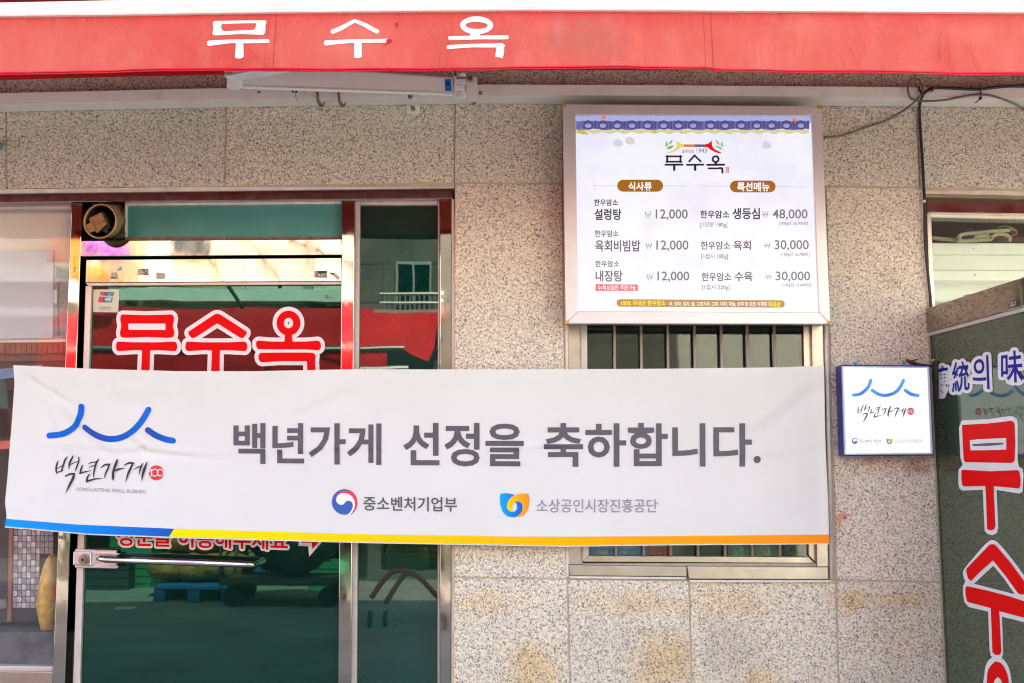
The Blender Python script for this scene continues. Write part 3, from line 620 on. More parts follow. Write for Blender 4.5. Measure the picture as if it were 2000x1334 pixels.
# things standing right behind the pane
def behind(q, y, mat, name, label, cat, txt=()):
    c = P(q[3][0], q[3][1], y); o = MB().prism(q, y, .003).obj(name, mat, loc=tuple(c)); tag(o, label, cat)
    for t, b in txt: Print(on_y(y), .0006).text(t, b, .02).obj('lettering', 'outline', o)
    return o
M['cardblue'] = pbr('bright_blue_card', lin((30,140,250)), .4, var=.05)
behind(((1148,1028),(1200,1028),(1201,1086),(1148,1086)), .030, 'cardblue', 'notice_card', 'blue card reading 1588 at the lower left behind the window bars', 'card', (('세스코멤', (1164,1058,1199,1071)), ('1588 -', (1165,1074.5,1196,1084))))
behind(((1206,1028),(1253,1028),(1254,1086),(1206,1086)), .030, 'cardblue', 'notice_card', 'blue card reading Zone 19, second gap between the window bars', 'card', (('스Zone', (1211,1058,1242,1071)), ('19', (1212,1075,1222,1084))))
behind(((1260,1028),(1264,1028),(1262,1086),(1260,1086)), .030, 'cardblue', 'card_edge', 'blue card edge beside the red basket behind the window bars', 'card')
m = MB()
for j in range(7):
    for i in range(12): m.sphere(P(1270+i*3.4+(j%2)*1.7, 1060+j*4.2, .042), .0042, 6, 4)
bk = m.obj('red_basket', pbr('red_crochet', lin((250,40,60)), .4, var=.1), loc=tuple(P(1288,1088,.06)), smooth=True); tag(bk, 'red knobbly basket rim behind the third gap of the window bars', 'basket')
bk2 = MB().prism(((1266,1046),(1305,1046),(1305,1067),(1268,1067)), .034, .004).obj('white_bag', pbr('grey_white_bag', lin((190,186,190)), .4, var=.2, vs=60), loc=tuple(P(1285,1088,.055))); tag(bk2, 'small grey white bag above the red basket behind the window bars', 'bag')
for x0, x1, col, lb in ((1422,1466,(168,190,176),'crumpled pale green plastic bag behind the sixth gap of the window bars'), (1474,1520,(178,196,176),'pale green plastic bag behind the seventh gap of the window bars')):
    m = MB(); nx, nz = 14, 16; vs = []
    for j in range(nz+1):
        for i in range(nx+1):
            p = P(x0+(x1-x0)*i/nx, 1030+58*j/nz, .045); e = math.sin(math.pi*i/nx)
            p.y -= .012*e*(1+.6*noise.noise(Vector((i*.5, j*.4, x0)))); vs.append(p)
    m.add(vs, [(j*(nx+1)+i, j*(nx+1)+i+1, (j+1)*(nx+1)+i+1, (j+1)*(nx+1)+i) for j in range(nz) for i in range(nx)])
    o = m.obj('plastic_bag', pbr('plastic_bag_film', lin(col), .22, var=.12, vs=40, bump=.004, bs=50), loc=tuple(P((x0+x1)/2,1088,.06)), smooth=True, fix=False); tag(o, lb, 'plastic bag')
kb = MB().prism(((1531,1040),(1577,1040),(1578,1088),(1532,1088)), .055, .02).obj('meter_box', pbr('meter_box', (.03,.04,.04), .4, var=.2), loc=tuple(P(1555,1088,.06))); tag(kb, 'dark box with faint digits behind the last gap of the window bars', 'box')
Print(on_y(.055), .0006).text('661577', (1535,1066,1573,1077), 0).obj('lettering', pbr('faint_digit', (.10,.12,.12), .5), kb)
for x0, x1, lb in ((1315,1358,'dark bottle crate behind the fourth gap of the window bars'), (1369,1411,'dark tray behind the fifth gap of the window bars')):
    o = MB().prism(((x0,1066),(x1,1066),(x1,1088),(x0,1088)), .07, .03).prism(((x0+4,1058),(x1-6,1058),(x1-8,1065.6),(x0+6,1065.6)), .075, .02).obj('dark_tray', pbr('tray_plastic', (.035,.05,.04), .35, var=.3, vs=40), loc=tuple(P((x0+x1)/2,1088,.07)), bevel=.002); tag(o, lb, 'tray')

# ------------------------------------------------------------------ right doorway and its open glass leaf
rf = thing('side_doorway', 'steel doorway frame with a glass transom at the right edge beyond the granite', 'doorway', (1.7, .05, 0))
MB().prism(((1806,370),(2700,385),(2700,397),(1808,379)), .004, .06).obj('sealant_strip', 'seal', rf, bevel=.001)
MB().prism(((1808,379.5),(2700,397.5),(2700,402),(1809,384.5)), -.004, .06).obj('sealant_strip', pbr('greenish_filler', lin((150,138,100)), .8, var=.2, vs=20), rf, bevel=.001)
MB().prism(((1809,385),(2700,402.5),(2700,432),(1811,414.5)), .012, .08).obj('header', 'steel_hdr', rf, bevel=.002)
MB().prism(((1811,415),(2700,432.5),(2700,444),(1813,425)), .045, .05).obj('header', 'steel_dull', rf, bevel=.0015)
q = ((1810,415.5),(1818.5,415.5),(ext(1818.5,415,1859,1334,GND),GND),(ext(1810,415,1843,1334,GND),GND))
MB().prism(q, .008, .12).obj('post', 'steel_dull', rf, bevel=.0015)
MB().prism(((2420,445),(2450,446),(2500,GND),(2470,GND)), .008, .12).obj('post', 'steel_dull', rf, bevel=.0015)
MB().prism(((1820,427),(2420,438),(2420,640),(1826,620)), .070, .006).obj('transom_pane', 'clearglass', rf)
MB().prism(((1826,620.5),(2420,640.5),(2420,668),(1827,648)), .050, .06).obj('transom_rail', 'steel_dull', rf, bevel=.0015)
# inside the transom: soffit boards
sb = thing('ceiling_boards', 'pale panelled soffit with screws seen through the transom at the right', 'ceiling panel', tuple(P(1900,560,.3)))
pw = pbr('pale_board', lin((228,228,212)), .35, var=.04, dirt=.15, dirtcol=(.4,.38,.25))
MB().prism(((1790,474),(2400,476),(2400,497.5),(1790,497.5)), .20, .05).obj('board', pw, sb, bevel=.002)
MB().prism(((1790,498.5),(2400,499),(2400,528),(1790,527)), .19, .06).obj('board', pw, sb, bevel=.002)
MB().prism(((1790,528),(2400,529),(2400,550),(1790,548)), .17, .08).obj('board', pw, sb, bevel=.003)
MB().prism(((1790,550),(2400,552),(2400,720),(1790,720)), .26, .03).obj('board', pbr('beige_plaster', lin((222,214,196)), .7, var=.03), sb)
MB().box(1.35, 2.7, .20, .9, P(1900,474,.2).z+.001, P(1900,474,.2).z+.02).obj('board', pbr('brown_soffit', (.10,.07,.045), .8, var=.3), sb)
for (x, y, yy) in ((1900.5,487,.2),(1904,537,.17)):
    c = P(x,y,yy); MB().tube([c+Vector((0,-.003,0)), c+Vector((0,.001,0))], .0042, 12).obj('screw', 'bolt', sb)
cb = thing('cable_bundle', 'bundled cream flexible conduit with coloured wires above the side door', 'cable', tuple(P(1900,470,.15)))
M['conduit'] = pbr('cream_conduit', lin((208,208,172)), .5, var=.1)
T2 = crop(1500, 367, 4)
def pl(T, pts, y): return [P(*T(a, b), y) for a, b in pts]
path = cr(pl(T2, [(1230,385),(1300,392),(1380,400),(1470,408)], .15), 10)
MB().tube(path, [.0060+.0014*(i % 2) for i in range(len(path))], 10).obj('corrugated_conduit', 'conduit', cb)
MB().tube(cr(pl(T2, [(1470,408),(1520,415),(1600,410),(1690,405),(1745,395),(1700,372),(1600,385)], .14), 5), .0075, 10).obj('cable_loop', 'conduit', cb, smooth=True)
MB().tube(cr(pl(T2, [(1500,405),(1490,380),(1530,360),(1620,352),(1740,340),(1885,330)], .125), 5), .0072, 10).obj('cable_loop', 'conduit', cb, smooth=True)
MB().tube(cr(pl(T2, [(1740,385),(1800,362),(1860,370),(1890,395),(1880,420)], .13), 5), .0070, 10).obj('cable_loop', 'conduit', cb, smooth=True)
for col, pts in (((225,120,140),[(1880,330),(1930,335),(1940,360),(1900,378)]), ((190,205,60),[(1885,325),(1920,322),(1945,340)]), ((30,70,150),[(1880,340),(1905,350),(1890,370)]), ((30,70,150),[(1570,320),(1600,335),(1610,380),(1560,385)]), ((190,185,150),[(1790,310),(1850,300),(1900,308),(1910,322)])):
    MB().tube(cr(pl(T2, pts, .135), 5), .0022 if col[0] != 30 else .003, 6).obj('wire', pbr('wire_%d' % col[0], lin(col), .4), cb, smooth=True)
for x in (1632, 1700, 1720): MB().tube(cr(pl(T2, [(x,345),(x+8,380),(x,412)], .117), 4), .0012, 6).obj('tie', 'alu', cb)

# leaf: stands open, almost square to the wall
hinge = P(1829, 900, .0); vdir = ray(887, 898).normalized(); vdir.z = 0; vdir.normalize()
ln_ = Vector((-vdir.y, vdir.x, 0)); ln_ = ln_ if ln_.x < 0 else -ln_
def LP(px, py, lift=0): return PP(px, py, hinge+ln_*lift, ln_)
leaf = thing('open_glass_door', 'open green glass door leaf with vertical red lettering at the right edge', 'door', (hinge.x, hinge.y, 0))
def leafpt(s, z, off=0): return hinge - vdir*s + Vector((0,0,z-hinge.z)) + ln_*off
zt = LP(1829,598).z; zt2 = LP(1831,646).z
def lbox(s0, s1, z0, z1, o0, o1): return MB().hexa([leafpt(s0,z1,o0),leafpt(s1,z1,o0),leafpt(s1,z0,o0),leafpt(s0,z0,o0)],[leafpt(s0,z1,o1),leafpt(s1,z1,o1),leafpt(s1,z0,o1),leafpt(s0,z0,o1)])
LW = .84
lbox(-.012, LW, zt2, zt, .012, -.03).obj('top_rail', S, leaf, bevel=.002)
lbox(-.012, LW, zt2-.012, zt2-.0005, .008, -.03).obj('top_rail', 'alu', leaf, bevel=.001)
lbox(-.012, LW, .1, zt2-.0125, .0, -.010).obj('door_pane', 'leafglass', leaf)
lbox(-.012, LW, .012, .0995, .010, -.03).obj('bottom_rail', S, leaf, bevel=.002)
T3 = crop(1500, 680, 4); T6 = crop(1700, 900, 3.073); T7 = crop(1820, 670, 10.26)
lsurf = lambda px, py, l: LP(px, py, l)
lo_ = Print(lsurf, .0006); lr = Print(lsurf, .0018)
mub = [(1515,600),(1600,595),(1720,588),(1830,575),(1905,566),(1925,590),(1930,730),(1925,880),(1905,897),(1720,893),(1540,890),(1528,870),(1520,740)]
lo_.poly([T3(*p) for p in [(1512,568),(1530,562),(1720,556),(1880,532),(1915,533),(1945,555),(1952,600),(1950,880),(1960,925),(1990,945),(1996,990),(1990,1120),(1968,1136),(1785,1108),(1788,1140),(1680,1140),(1678,1106),(1520,1113),(1496,1098),(1487,1060),(1488,950),(1515,920),(1520,905),(1503,860),(1492,620)]])
lo_.poly([T6(*p) for p in [(675,170),(757,180),(768,400),(760,432),(735,446),(705,440),(686,420),(680,300)]])
lo_.smooth([T6(*p) for p in [(725,475),(765,490),(850,590),(930,700),(990,790),(980,840),(940,830),(860,800),(780,780),(740,850),(620,745),(580,735),(560,700),(560,655),(620,580),(690,500)]], 3)
lo_.poly([T6(*p) for p in [(572,722),(600,728),(720,760),(860,800),(1000,850),(1000,1000),(922,968),(790,935),(797,1160),(785,1190),(750,1195),(722,1170),(715,1130),(707,905),(590,878),(565,850),(555,800),(556,750)]])
lo_.smooth([T6(*p) for p in [(745,1170),(790,1185),(830,1240),(848,1330),(850,1420),(685,1420),(683,1290),(700,1210)]], 3)
lr.poly([T3(*p) for p in mub]); lo_.obj('letter_outline', 'outline', leaf)
lr.poly([T3(*p) for p in [(1510,955),(1530,950),(1740,962),(1945,952),(1962,962),(1972,1020),(1970,1085),(1955,1096),(1762,1078),(1765,1130),(1700,1130),(1697,1077),(1530,1080),(1517,1070),(1510,1020)]])
lr.poly([T6(*p) for p in [(692,160),(738,162),(749,390),(742,412),(722,418),(700,410),(696,300)]])
lr.poly([T6(*p) for p in [(715,503),(738,500),(755,510),(840,610),(950,760),(940,800),(905,803),(885,795),(810,690),(735,598),(660,665),(603,722),(585,705),(574,660),(578,645)]])
lr.poly([T6(*p) for p in [(580,752),(700,778),(840,815),(1000,868),(1000,965),(922,942),(772,902),(785,1145),(775,1165),(750,1165),(732,1150),(722,884),(592,850),(578,840),(570,800),(570,760)]])
lr.smooth([T6(*p) for p in [(748,1204),(785,1215),(815,1265),(830,1330),(832,1420),(700,1420),(698,1330),(708,1250)]], 3)
lr.obj('lettering', 'red', leaf)
lw = Print(lsurf, .0024); lw.poly([T3(*p) for p in [(1576,720),(1640,712),(1860,702),(1862,792),(1720,797),(1582,798)]]); lw.smooth([T6(*p) for p in [(765,1298),(790,1330),(790,1420),(745,1420),(742,1330)]], 3); lw.obj('lettering', 'outline', leaf)
Print(lsurf, .0010).poly([T6(*p) for p in [(622,738),(680,682),(738,630),(800,705),(866,800),(740,768)]]).obj('letter_counter', 'leafglass', leaf)
lg = Print(lsurf, .0030); lg.poly([T3(*p) for p in [(1598,750),(1700,742),(1838,738),(1838,752),(1720,764),(1598,764)]]); lg.obj('lettering', pbr('slit_green', (.03,.05,.04), .3), leaf)
lines = [('傳', [(20,475),(322,445),(345,1030),(40,1075)]), ('統', [(402,385),(728,350),(762,955),(402,1010)]), ('의', [(815,300),(1130,238),(1158,930),(815,870)]), ('味', [(1383,200),(1805,120),(1840,800),(1385,780)])]
lh = Print(lsurf, .0006); ll = Print(lsurf, .0020)
for ch, qd in lines:
    qq = tuple(T7(*p) for p in qd); lh.halo(ch, qq, 6.2, .03, 16); ll.text(ch, qq, .015)
lh.step = ll.step = 0
lh.obj('letter_outline', 'outline', leaf, clipx=1833.5); ll.obj('lettering', 'navy', leaf, clipx=1833.5)
s3 = Print(lsurf, .0130); s3.poly([T2(1888,890),T2(1942,872),T2(1946,918),T2(1884,936)]).obj('sticker', 'stk_black', leaf)
s3 = Print(lsurf, .0134); s3.text('폰넷 수리', (T2(1893,894),T2(1938,880),T2(1938,896),T2(1893,910)), .02).text('010-012', (T2(1892,914),T2(1940,898),T2(1940,914),T2(1890,932)), .03).obj('sticker_lettering', 'stk_white', leaf)
s3 = Print(lsurf, .0130); s3.poly([T2(1524,842),T2(1575,828),T2(1582,838),T2(1530,852)]).obj('sticker', 'stk_grey', leaf)

# ------------------------------------------------------------------ lit menu board
mb_ = thing('menu_signboard', 'large lit white menu board in a silver frame listing prices in won', 'signboard', tuple(P(1360,633,-.02)))
yM = -.115; yF = yM+.010
OT = ((1099,203),(1604,207),(1622.5,633),(1105,632)); IT = ((1124.5,224.5),(1585,226),(1600,610),(1129,607.5))
fr = 'alusign'
for a, b, c, d in ((OT[0],OT[1],IT[1],IT[0]), (IT[1],OT[1],OT[2],IT[2]), (IT[3],IT[2],OT[2],OT[3]), (OT[0],IT[0],IT[3],OT[3])):
    MB().prism((a,b,c,d), yM, .022).obj('frame', fr, mb_, bevel=.0022)
ins = .6
MB().prism(((1101,206),(1602,210),(1620,630),(1107,629)), yM+.023, .088).obj('casing', pbr('casing_alloy', lin((150,140,128)), .4, .5, .08), mb_, bevel=.002)
for (x, y) in ((1101.5,205),(1601.5,208.5),(1619.5,630),(1107.5,629.5)):
    MB().prism(((x-3.5,y-3.5),(x+3.5,y-3.5),(x+3.5,y+3.5),(x-3.5,y+3.5)), yM-.003, .03).obj('corner_cap', 'yellowcap', mb_, bevel=.001)
def lit_face():
    m, nt, b = newmat('lit_menu_face'); tc = nt.nodes.new('ShaderNodeTexCoord'); co = tc.outputs['Object']
    n = noise_n(nt, co, 7, 5, .6); c = ramp(nt, n.outputs[0], [(.35, lin((232,232,252))), (.6, lin((246,247,255))), (.75, lin((236,242,255)))]).outputs[0]
    nt.links.new(c, b.inputs['Emission Color']); b.inputs['Emission Strength'].default_value = GLOW*1.0
    b.inputs['Base Color'].default_value = (.12,.12,.12,1); b.inputs['Roughness'].default_value = .3; return m
MB().prism(IT, yF, .008).obj('lit_panel', lit_face(), mb_)
sM = on_y(yF); TM = crop(1100, 200, 3.033)
def menu(mat, *items, lift=.0008, name='menu_lettering', off=.012):
    for t, x0, y0, x1, y1 in items:
        p = Print(sM, lift)
        if t == '₩':
            w_, h_ = x1-x0, y1-y0
            p.stroke([TM(x0+w_*u, y0+h_*v) for u, v in ((.1,0),(.3,1),(.5,.1),(.7,1),(.9,0))], 1.3, 'flat'); p.stroke([TM(x0,y0+h_*.5), TM(x1,y0+h_*.5)], 1.0, 'flat')
        else: p.text(t, cq(TM, x0, y0, x1, y1), off)
        p.obj(name, mat, mb_)
def pill(mat, x0, y0, x1, y1, dy=0, lift=.0004):
    p = Print(sM, lift); r = (y1-y0)/2; pts = []
    for i in range(13): a = math.pi/2+math.pi*i/12; pts.append(TM(x0+r+r*math.cos(a), y0+r-r*math.sin(a)))
    for i in range(13): a = -math.pi/2+math.pi*i/12; pts.append(TM(x1-r+r*math.cos(a), y0+r+dy-r*math.sin(a)))
    p.poly(pts); return p.obj('menu_pill', mat, mb_)
# tiled roof picture along the top
p = Print(sM, .0003); p.poly([TM(75,76),TM(1470,78),TM(1472,120),TM(76,120)]).obj('roof_picture', 'ink_roof2', mb_)
p = Print(sM, .0005)
for i in range(17):
    x = 80+i*84; p.poly([TM(x,80+(i%2)*5),TM(min(x+70,1466),80+(i%2)*5),TM(min(x+66,1464),96),TM(x+3,96)])
p.obj('roof_picture', pbr('backlit_grey_roof_ink', lin((150,156,205)), .4, var=.2, vs=60, emit=GLOW*.9), mb_)
p = Print(sM, .0006); top = [(76+i*20, 110+3*math.sin(i*1.9)) for i in range(70)]; bot = [(76+i*20, 160+4*math.sin(i*.9)) for i in range(70)]
p.poly([TM(*q) for q in top]+[TM(*q) for q in reversed(bot)]).obj('roof_picture', 'ink_roof', mb_)
for i, x in enumerate((148,235,320,408,500,595,683,770,873,960,1055,1147,1235,1323,1408)):
    Print(sM, .0008).smooth([TM(x-30,150),TM(x-26,118),TM(x,106),TM(x+26,118),TM(x+30,150),TM(x,162)]).obj('tile_picture', 'ink_roof3', mb_)
    Print(sM, .0010).disc(*TM(x,138), 6.2, 4.2).obj('tile_picture', 'ink_roof2', mb_); Print(sM, .0012).ring(*TM(x,138), 3.6, 2.4, .9).obj('tile_picture', 'ink_roof', mb_)
    Print(sM, .0008).poly([TM(x+34,112),TM(x+52,112),TM(x+48,158),TM(x+38,158)]).obj('tile_picture', 'ink_roof3', mb_)
p = Print(sM, .0005); n = 70
p.poly([TM(76+i*20, 160) for i in range(n)]+[TM(76+i*20, 182+7*math.sin(i*1.42)) for i in reversed(range(n))]).obj('roof_picture', 'ink_hem', mb_)
p = Print(sM, .0007)
for x, y, r in ((95,172,14),(120,180,16),(140,186,9),(110,165,12),(540,172,12),(700,178,9)): p.smooth([TM(x-r,y),TM(x,y-r*.6),TM(x+r,y),TM(x,y+r*.7)])
p.obj('roof_picture', ink('backlit_moss_ink', (205,190,90)), mb_)
for x, y in ((240,90),(1370,105)):
    p = Print(sM, .0014); pts = []
    for i in range(10): a = math.pi*2*i/10+.3; r = 19 if i % 2 == 0 else 8; pts.append(TM(x+r*math.cos(a), y+r*math.sin(a)))
    p.poly(pts).obj('leaf_picture', 'ink_orange', mb_)
for x, y, mt in ((325,240,'ink_stone2'),(396,226,'ink_stone'),(1205,252,'ink_stone')):
    Print(sM, .0004).smooth([TM(x-28,y-4),TM(x-8,y-24),TM(x+24,y-8),TM(x+26,y+14),TM(x,y+24),TM(x-24,y+14)]).obj('stone_picture', mt, mb_)
# emblem
TE = crop(1280, 260, 12.5)
for mt, pts in (('ink_straw', [(510,190),(545,210),(600,245),(650,265),(690,275),(690,340),(640,345),(560,400),(450,455),(350,485),(300,485),(300,465),(400,440),(480,380),(520,320),(530,260)]),
                ('ink_red', [(1380,190),(1345,215),(1290,255),(1212,275),(1212,342),(1270,345),(1340,400),(1450,460),(1540,490),(1600,495),(1615,478),(1540,440),(1440,390),(1390,320),(1378,260),(1388,205)])):
    Print(sM, .0006).poly([TE(*q) for q in pts]).obj('emblem', mt, mb_)
Print(sM, .0006).poly([TE(690.5,275),TE(955,275),TE(955,338),TE(690.5,338)]).obj('emblem', 'ink_orange', mb_)
Print(sM, .0006).poly([TE(955.5,275),TE(1211,275),TE(1211,340),TE(955.5,340)]).obj('emblem', 'ink_slate', mb_)
p = Print(sM, .0006)
for pts in ([(268,190),(300,260),(290,320),(262,335),(250,280)], [(420,150),(400,230),(330,285),(350,220)], [(450,295),(400,370),(310,392),(280,380),(330,325)],
            [(1468,150),(1530,210),(1565,285),(1500,240)], [(1630,200),(1648,340),(1620,320),(1602,270)], [(1440,300),(1570,335),(1625,385),(1600,400),(1520,350)]): p.smooth([TE(*q) for q in pts], 3)
p.obj('emblem', 'ink_green', mb_)
p = Print(sM, .0008)
def SE(pts, w, **k): p.stroke([TE(*q) for q in pts], w/12.5, **k)
for pts, w_ in (([(268,568),(638,568)],44),([(268,698),(638,698)],44),([(288,560),(290,705)],48),([(614,560),(614,705)],48),([(248,772),(665,770)],48),([(460,780),(462,895)],58),
               ([(825,690),(958,545),(1105,690)],46),([(770,775),(1172,770)],46),([(970,780),(972,895)],58),([(1475,710),(1475,765)],60),([(1265,775),(1682,770)],50),([(1298,860),(1500,862),(1600,852)],44),([(1590,852),(1632,862),(1640,965)],50)): SE(pts, w_)
p.ring(*TE(1472,635), 72/12.5, 70/12.5, 48/12.5); p.obj('emblem_lettering', 'ink_dark', mb_)
Print(sM, .0006).poly([TE(1718,828),TE(1800,828),TE(1802,972),TE(1716,972)]).obj('emblem_seal', 'ink_pink', mb_)
Print(sM, .0009).text('名\n家', cq(TE,1728,838,1792,964), .0).obj('emblem_seal_lettering', 'ink_white', mb_)
menu('ink_navy', ('since 1943', 706,272,850,298), off=.0)
# section headings
p = Print(sM, .0004)
for a, b in (((180,494),(322,494)),((590,494),(732,495)),((806,494),(990,497)),((1256,499),(1440,501))): p.stroke([TM(*a), TM(*b)], .5, 'flat')
p.stroke([TM(178,445),TM(184,520)], .35, 'flat'); p.obj('menu_rule', 'ink_lgrey', mb_)
pill('ink_brown', 320,458,592,529); pill('ink_brown', 988,463,1258,533)
menu('ink_white', ('식사류',385,472,525,522), ('특선메뉴',1030,472,1222,527), off=.03)
menu('ink_dark', ('한우암소',183,573,325,612), ('설렁탕',185,630,345,697), ('한우암소',812,640,985,687), ('생등심',1003,625,1165,692), off=.022)
menu('ink_grey', ('한우암소',187,757,328,797), ('육회비빔밥',190,815,457,884), ('한우암소',190,937,332,976), ('내장탕',192,995,352,1062), ('한우암소',815,823,990,872), ('육회',1008,818,1112,874), ('한우암소',820,1008,996,1058), ('수육',1015,1003,1122,1060), off=.018)
menu('ink_lgrey', ('₩',482,645,522,687), ('12,000',548,633,738,698), ('₩',487,832,528,868), ('12,000',552,817,742,882), ('₩',492,1015,532,1054), ('12,000',558,1001,747,1064),
     ('₩',1178,645,1217,684), ('48,000',1240,633,1448,697), ('₩',1190,830,1228,866), ('30,000',1252,815,1455,880), ('₩',1197,1015,1236,1053), ('30,000',1258,1001,1463,1064), off=.012)
menu('ink_small', ('[1인분 180g]',813,708,972,743), ('[100g당 26,700원]',1280,705,1450,729), ('[1접시 180g]',818,895,976,931), ('[100g당 16,700원]',1290,888,1459,914), ('[1접시 220g]',822,1079,985,1114), ('[100g당 13,600원]',1296,1070,1466,1095), off=.004)
Print(sM, .0004).poly([TM(192,1077),TM(441,1079),TM(443,1116),TM(191,1116)]).obj('menu_pill', 'ink_pink', mb_)
menu('ink_white', ('수/목요일만 주문가능',202,1083,432,1112), off=.02)
pill('ink_ochre', 316,1166,1313,1210, 6)
menu('ink_yellow', ('100% 국내산 한우암소',343,1173,606,1204), ('국내산',1213,1180,1288,1212), off=.025)
menu('ink_white', ('무, 양파, 김치, 쌀, 고춧가루, 고추, 대파, 마늘, 상추 등 모든 식재료',628,1181,1207,1208), off=.015)

# ------------------------------------------------------------------ small lit sign
ss = thing('small_signboard', 'small square lit sign in a blue case on the granite pillar', 'signboard', tuple(P(1735,890,-.02)))
yS = -.078
FT = ((1645,714.5),(1815.5,716),(1823,887.5),(1650.5,888.5))
MB().prism(((1643,712),(1817,713.5),(1825,890),(1649,891)), yS+.012, .062).obj('case', 'signblue', ss, bevel=.004)
MB().prism(FT, yS, .014).obj('face_rim', 'rim', ss, bevel=.003)
MB().prism(((1648.5,718),(1811,719),(1817.5,884),(1653.5,885)), yS-.0012, .004).obj('lit_panel', 'small_lit', ss)
for x in (1671.5, 1766): 
    c = P(x,711,-.03); MB().tube([c+Vector((0,-.004,.002)), c+Vector((0,.004,.002))], .005, 10).obj('lug', pbr('cyan_lug', lin((40,160,210)), .4), ss)
sS = on_y(yS-.0012)
for pts in ([(668,367),(720,358),(765,325),(790,290),(803,252)], [(815,330),(870,362),(930,368),(995,345),(1035,300),(1058,252)], [(1072,330),(1120,360),(1172,370)]):
    Print(sS, .0004).stroke([T3(*q) for q in pts], 6.4, smooth=6).obj('emblem', 'ink_sblue', ss)
CAL = [([(258,150),(240,200),(228,260),(230,310),(248,365)],[8,26,26,22,4]), ([(390,95),(360,140),(335,220),(310,300),(318,318)],[14,26,24,18,4]), ([(245,270),(320,225)],[10,14]), ([(248,325),(300,310),(345,295)],[16,14,4]),
 ([(475,78),(450,130),(425,210),(418,285)],[14,30,28,6]), ([(570,100),(560,170),(535,250),(510,315)],[16,24,24,6]), ([(430,215),(490,185),(555,160)],[8,14,10]),
 ([(365,385),(430,355),(500,350)],[18,26,30]), ([(498,345),(480,420),(430,520),(370,645)],[26,38,32,4]),
 ([(625,215),(605,270),(588,338)],[10,28,24]), ([(585,342),(640,325),(760,295)],[22,22,3]), ([(705,205),(750,180),(820,172)],[4,16,14]), ([(715,262),(760,235),(800,225)],[5,15,12]), ([(865,130),(835,180),(810,260),(795,340),(792,405)],[16,28,26,22,8]),
 ([(735,350),(700,400),(688,462)],[12,28,30]), ([(688,466),(740,448),(820,425),(935,418)],[26,26,20,3]),
 ([(905,260),(960,215),(1032,208)],[12,24,28]), ([(1030,205),(1010,270),(975,340),(958,412)],[24,28,24,8]), ([(1150,140),(1130,200),(1095,300),(1085,400),(1095,450)],[24,40,36,36,8]), ([(1105,310),(1170,280),(1265,262)],[20,28,3]),
 ([(1255,220),(1330,185),(1390,192)],[14,28,32]), ([(1388,190),(1350,270),(1310,360),(1278,480)],[26,32,28,4]), ([(1400,290),(1450,255),(1500,235)],[6,18,14]), ([(1530,195),(1500,270),(1478,370)],[16,26,6]), ([(1598,170),(1565,260),(1535,360),(1518,460)],[10,36,34,6])]
def callig(surf, T, k, mat, parent, lift=.0006, grid=0):
    p = Print(surf, lift)
    for pts, ws in CAL: p.stroke([T(*q) for q in pts], [v*k for v in ws], smooth=4)
    return p.obj('brush_lettering', mat, parent, grid)
Tsm = lambda x, y: T3(700+(x-220)*380/1380, 440+(y-75)*145/570)
callig(sS, Tsm, 380/1380/4*1.15, ink('backlit_brush_ink', (62,72,80)), ss)
Print(sS, .0004).disc(*T3(1115,493), 7.2, 7).obj('emblem_seal', ink('backlit_seal_ink', (214,88,98)), ss)
p = Print(sS, .0007); p.ring(*T3(1108,493), 2.7, 2.7, .7).ring(*T3(1128,493), 2.7, 2.7, .7).stroke([T3(1090,492),T3(1094,486),T3(1094,502)], .7).obj('emblem_seal', 'ink_white', ss)
def taegeuk(surf, T, mb, mr, mw, parent, lift=.0005, grid=0):
    Print(surf, lift).poly([T(381+178*math.cos(a*math.pi/24), 287+178*math.sin(a*math.pi/24)) for a in range(48)]).obj('emblem', mb, parent, grid)
    Print(surf, lift+.0003).poly([T(*q) for q in [(265,235),(280,200),(300,170),(350,138),(410,130),(440,133),(480,145),(520,180),(545,225),(560,280),(560,325),(545,380),(510,430),(455,472),(475,430),(505,380),(518,325),(508,268),(480,222),(432,190),(385,172),(342,176),(308,195),(282,222),(268,245)]]).obj('emblem', mr, parent, grid)
    Print(surf, lift+.0006).poly([T(*q) for q in [(265,240),(275,212),(300,185),(340,166),(385,163),(440,178),(490,215),(518,265),(529,325),(515,385),(485,435),(455,468),(440,472),(425,460),(450,440),(480,400),(498,350),(495,315),(480,288),(455,273),(430,270),(402,280),(385,300),(365,322),(335,331),(300,320),(275,295),(264,265)]]).obj('emblem', mw, parent, grid)
taegeuk(sS, lambda x, y: T3(680+(x-381)*25/178, 725+(y-287)*25/178), 'ink_blue', ink('backlit_coral_ink', (236,110,120)), 'ink_white', ss)
Print(sS, .0005).text('중소벤처기업부', cq(T3,715,712,885,742), .005).obj('lettering', ink('backlit_soft_ink', (112,114,124)), ss)
Print(sS, .0005).text('소상공인시장진흥공단', cq(T3,990,712,1205,742), .0).obj('lettering', 'ink_pale', ss)
TB1 = [(105,140),(180,136),(250,150),(265,160),(215,195),(185,240),(176,285),(188,325),(215,348),(237,353),(270,345),(295,312),(292,265),(270,237),(310,228),(345,250),(360,295),(350,345),(315,388),(270,412),(220,413),(165,390),(125,345),(100,270),(96,200)]
TB2 = [(425,143),(360,138),(300,147),(245,170),(200,213),(178,262),(180,312),(205,342),(237,353),(245,350),(236,325),(235,285),(250,250),(275,232),(310,228),(345,250),(360,295),(350,345),(320,385),(282,412),(330,412),(375,385),(412,335),(432,270),(436,210)]
def tulip(surf, T, m1, m2, parent, lift=.0005, grid=0):
    Print(surf, lift).poly([T(*q) for q in TB1]).obj('emblem', m1, parent, grid); Print(surf, lift+.0003).poly([T(*q) for q in TB2]).obj('emblem', m2, parent, grid)
tulip(sS, lambda x, y: T3(925+(x-96)*50/340, 707+(y-136)*43/277), 'ink_cyan', 'ink_amber', ss)
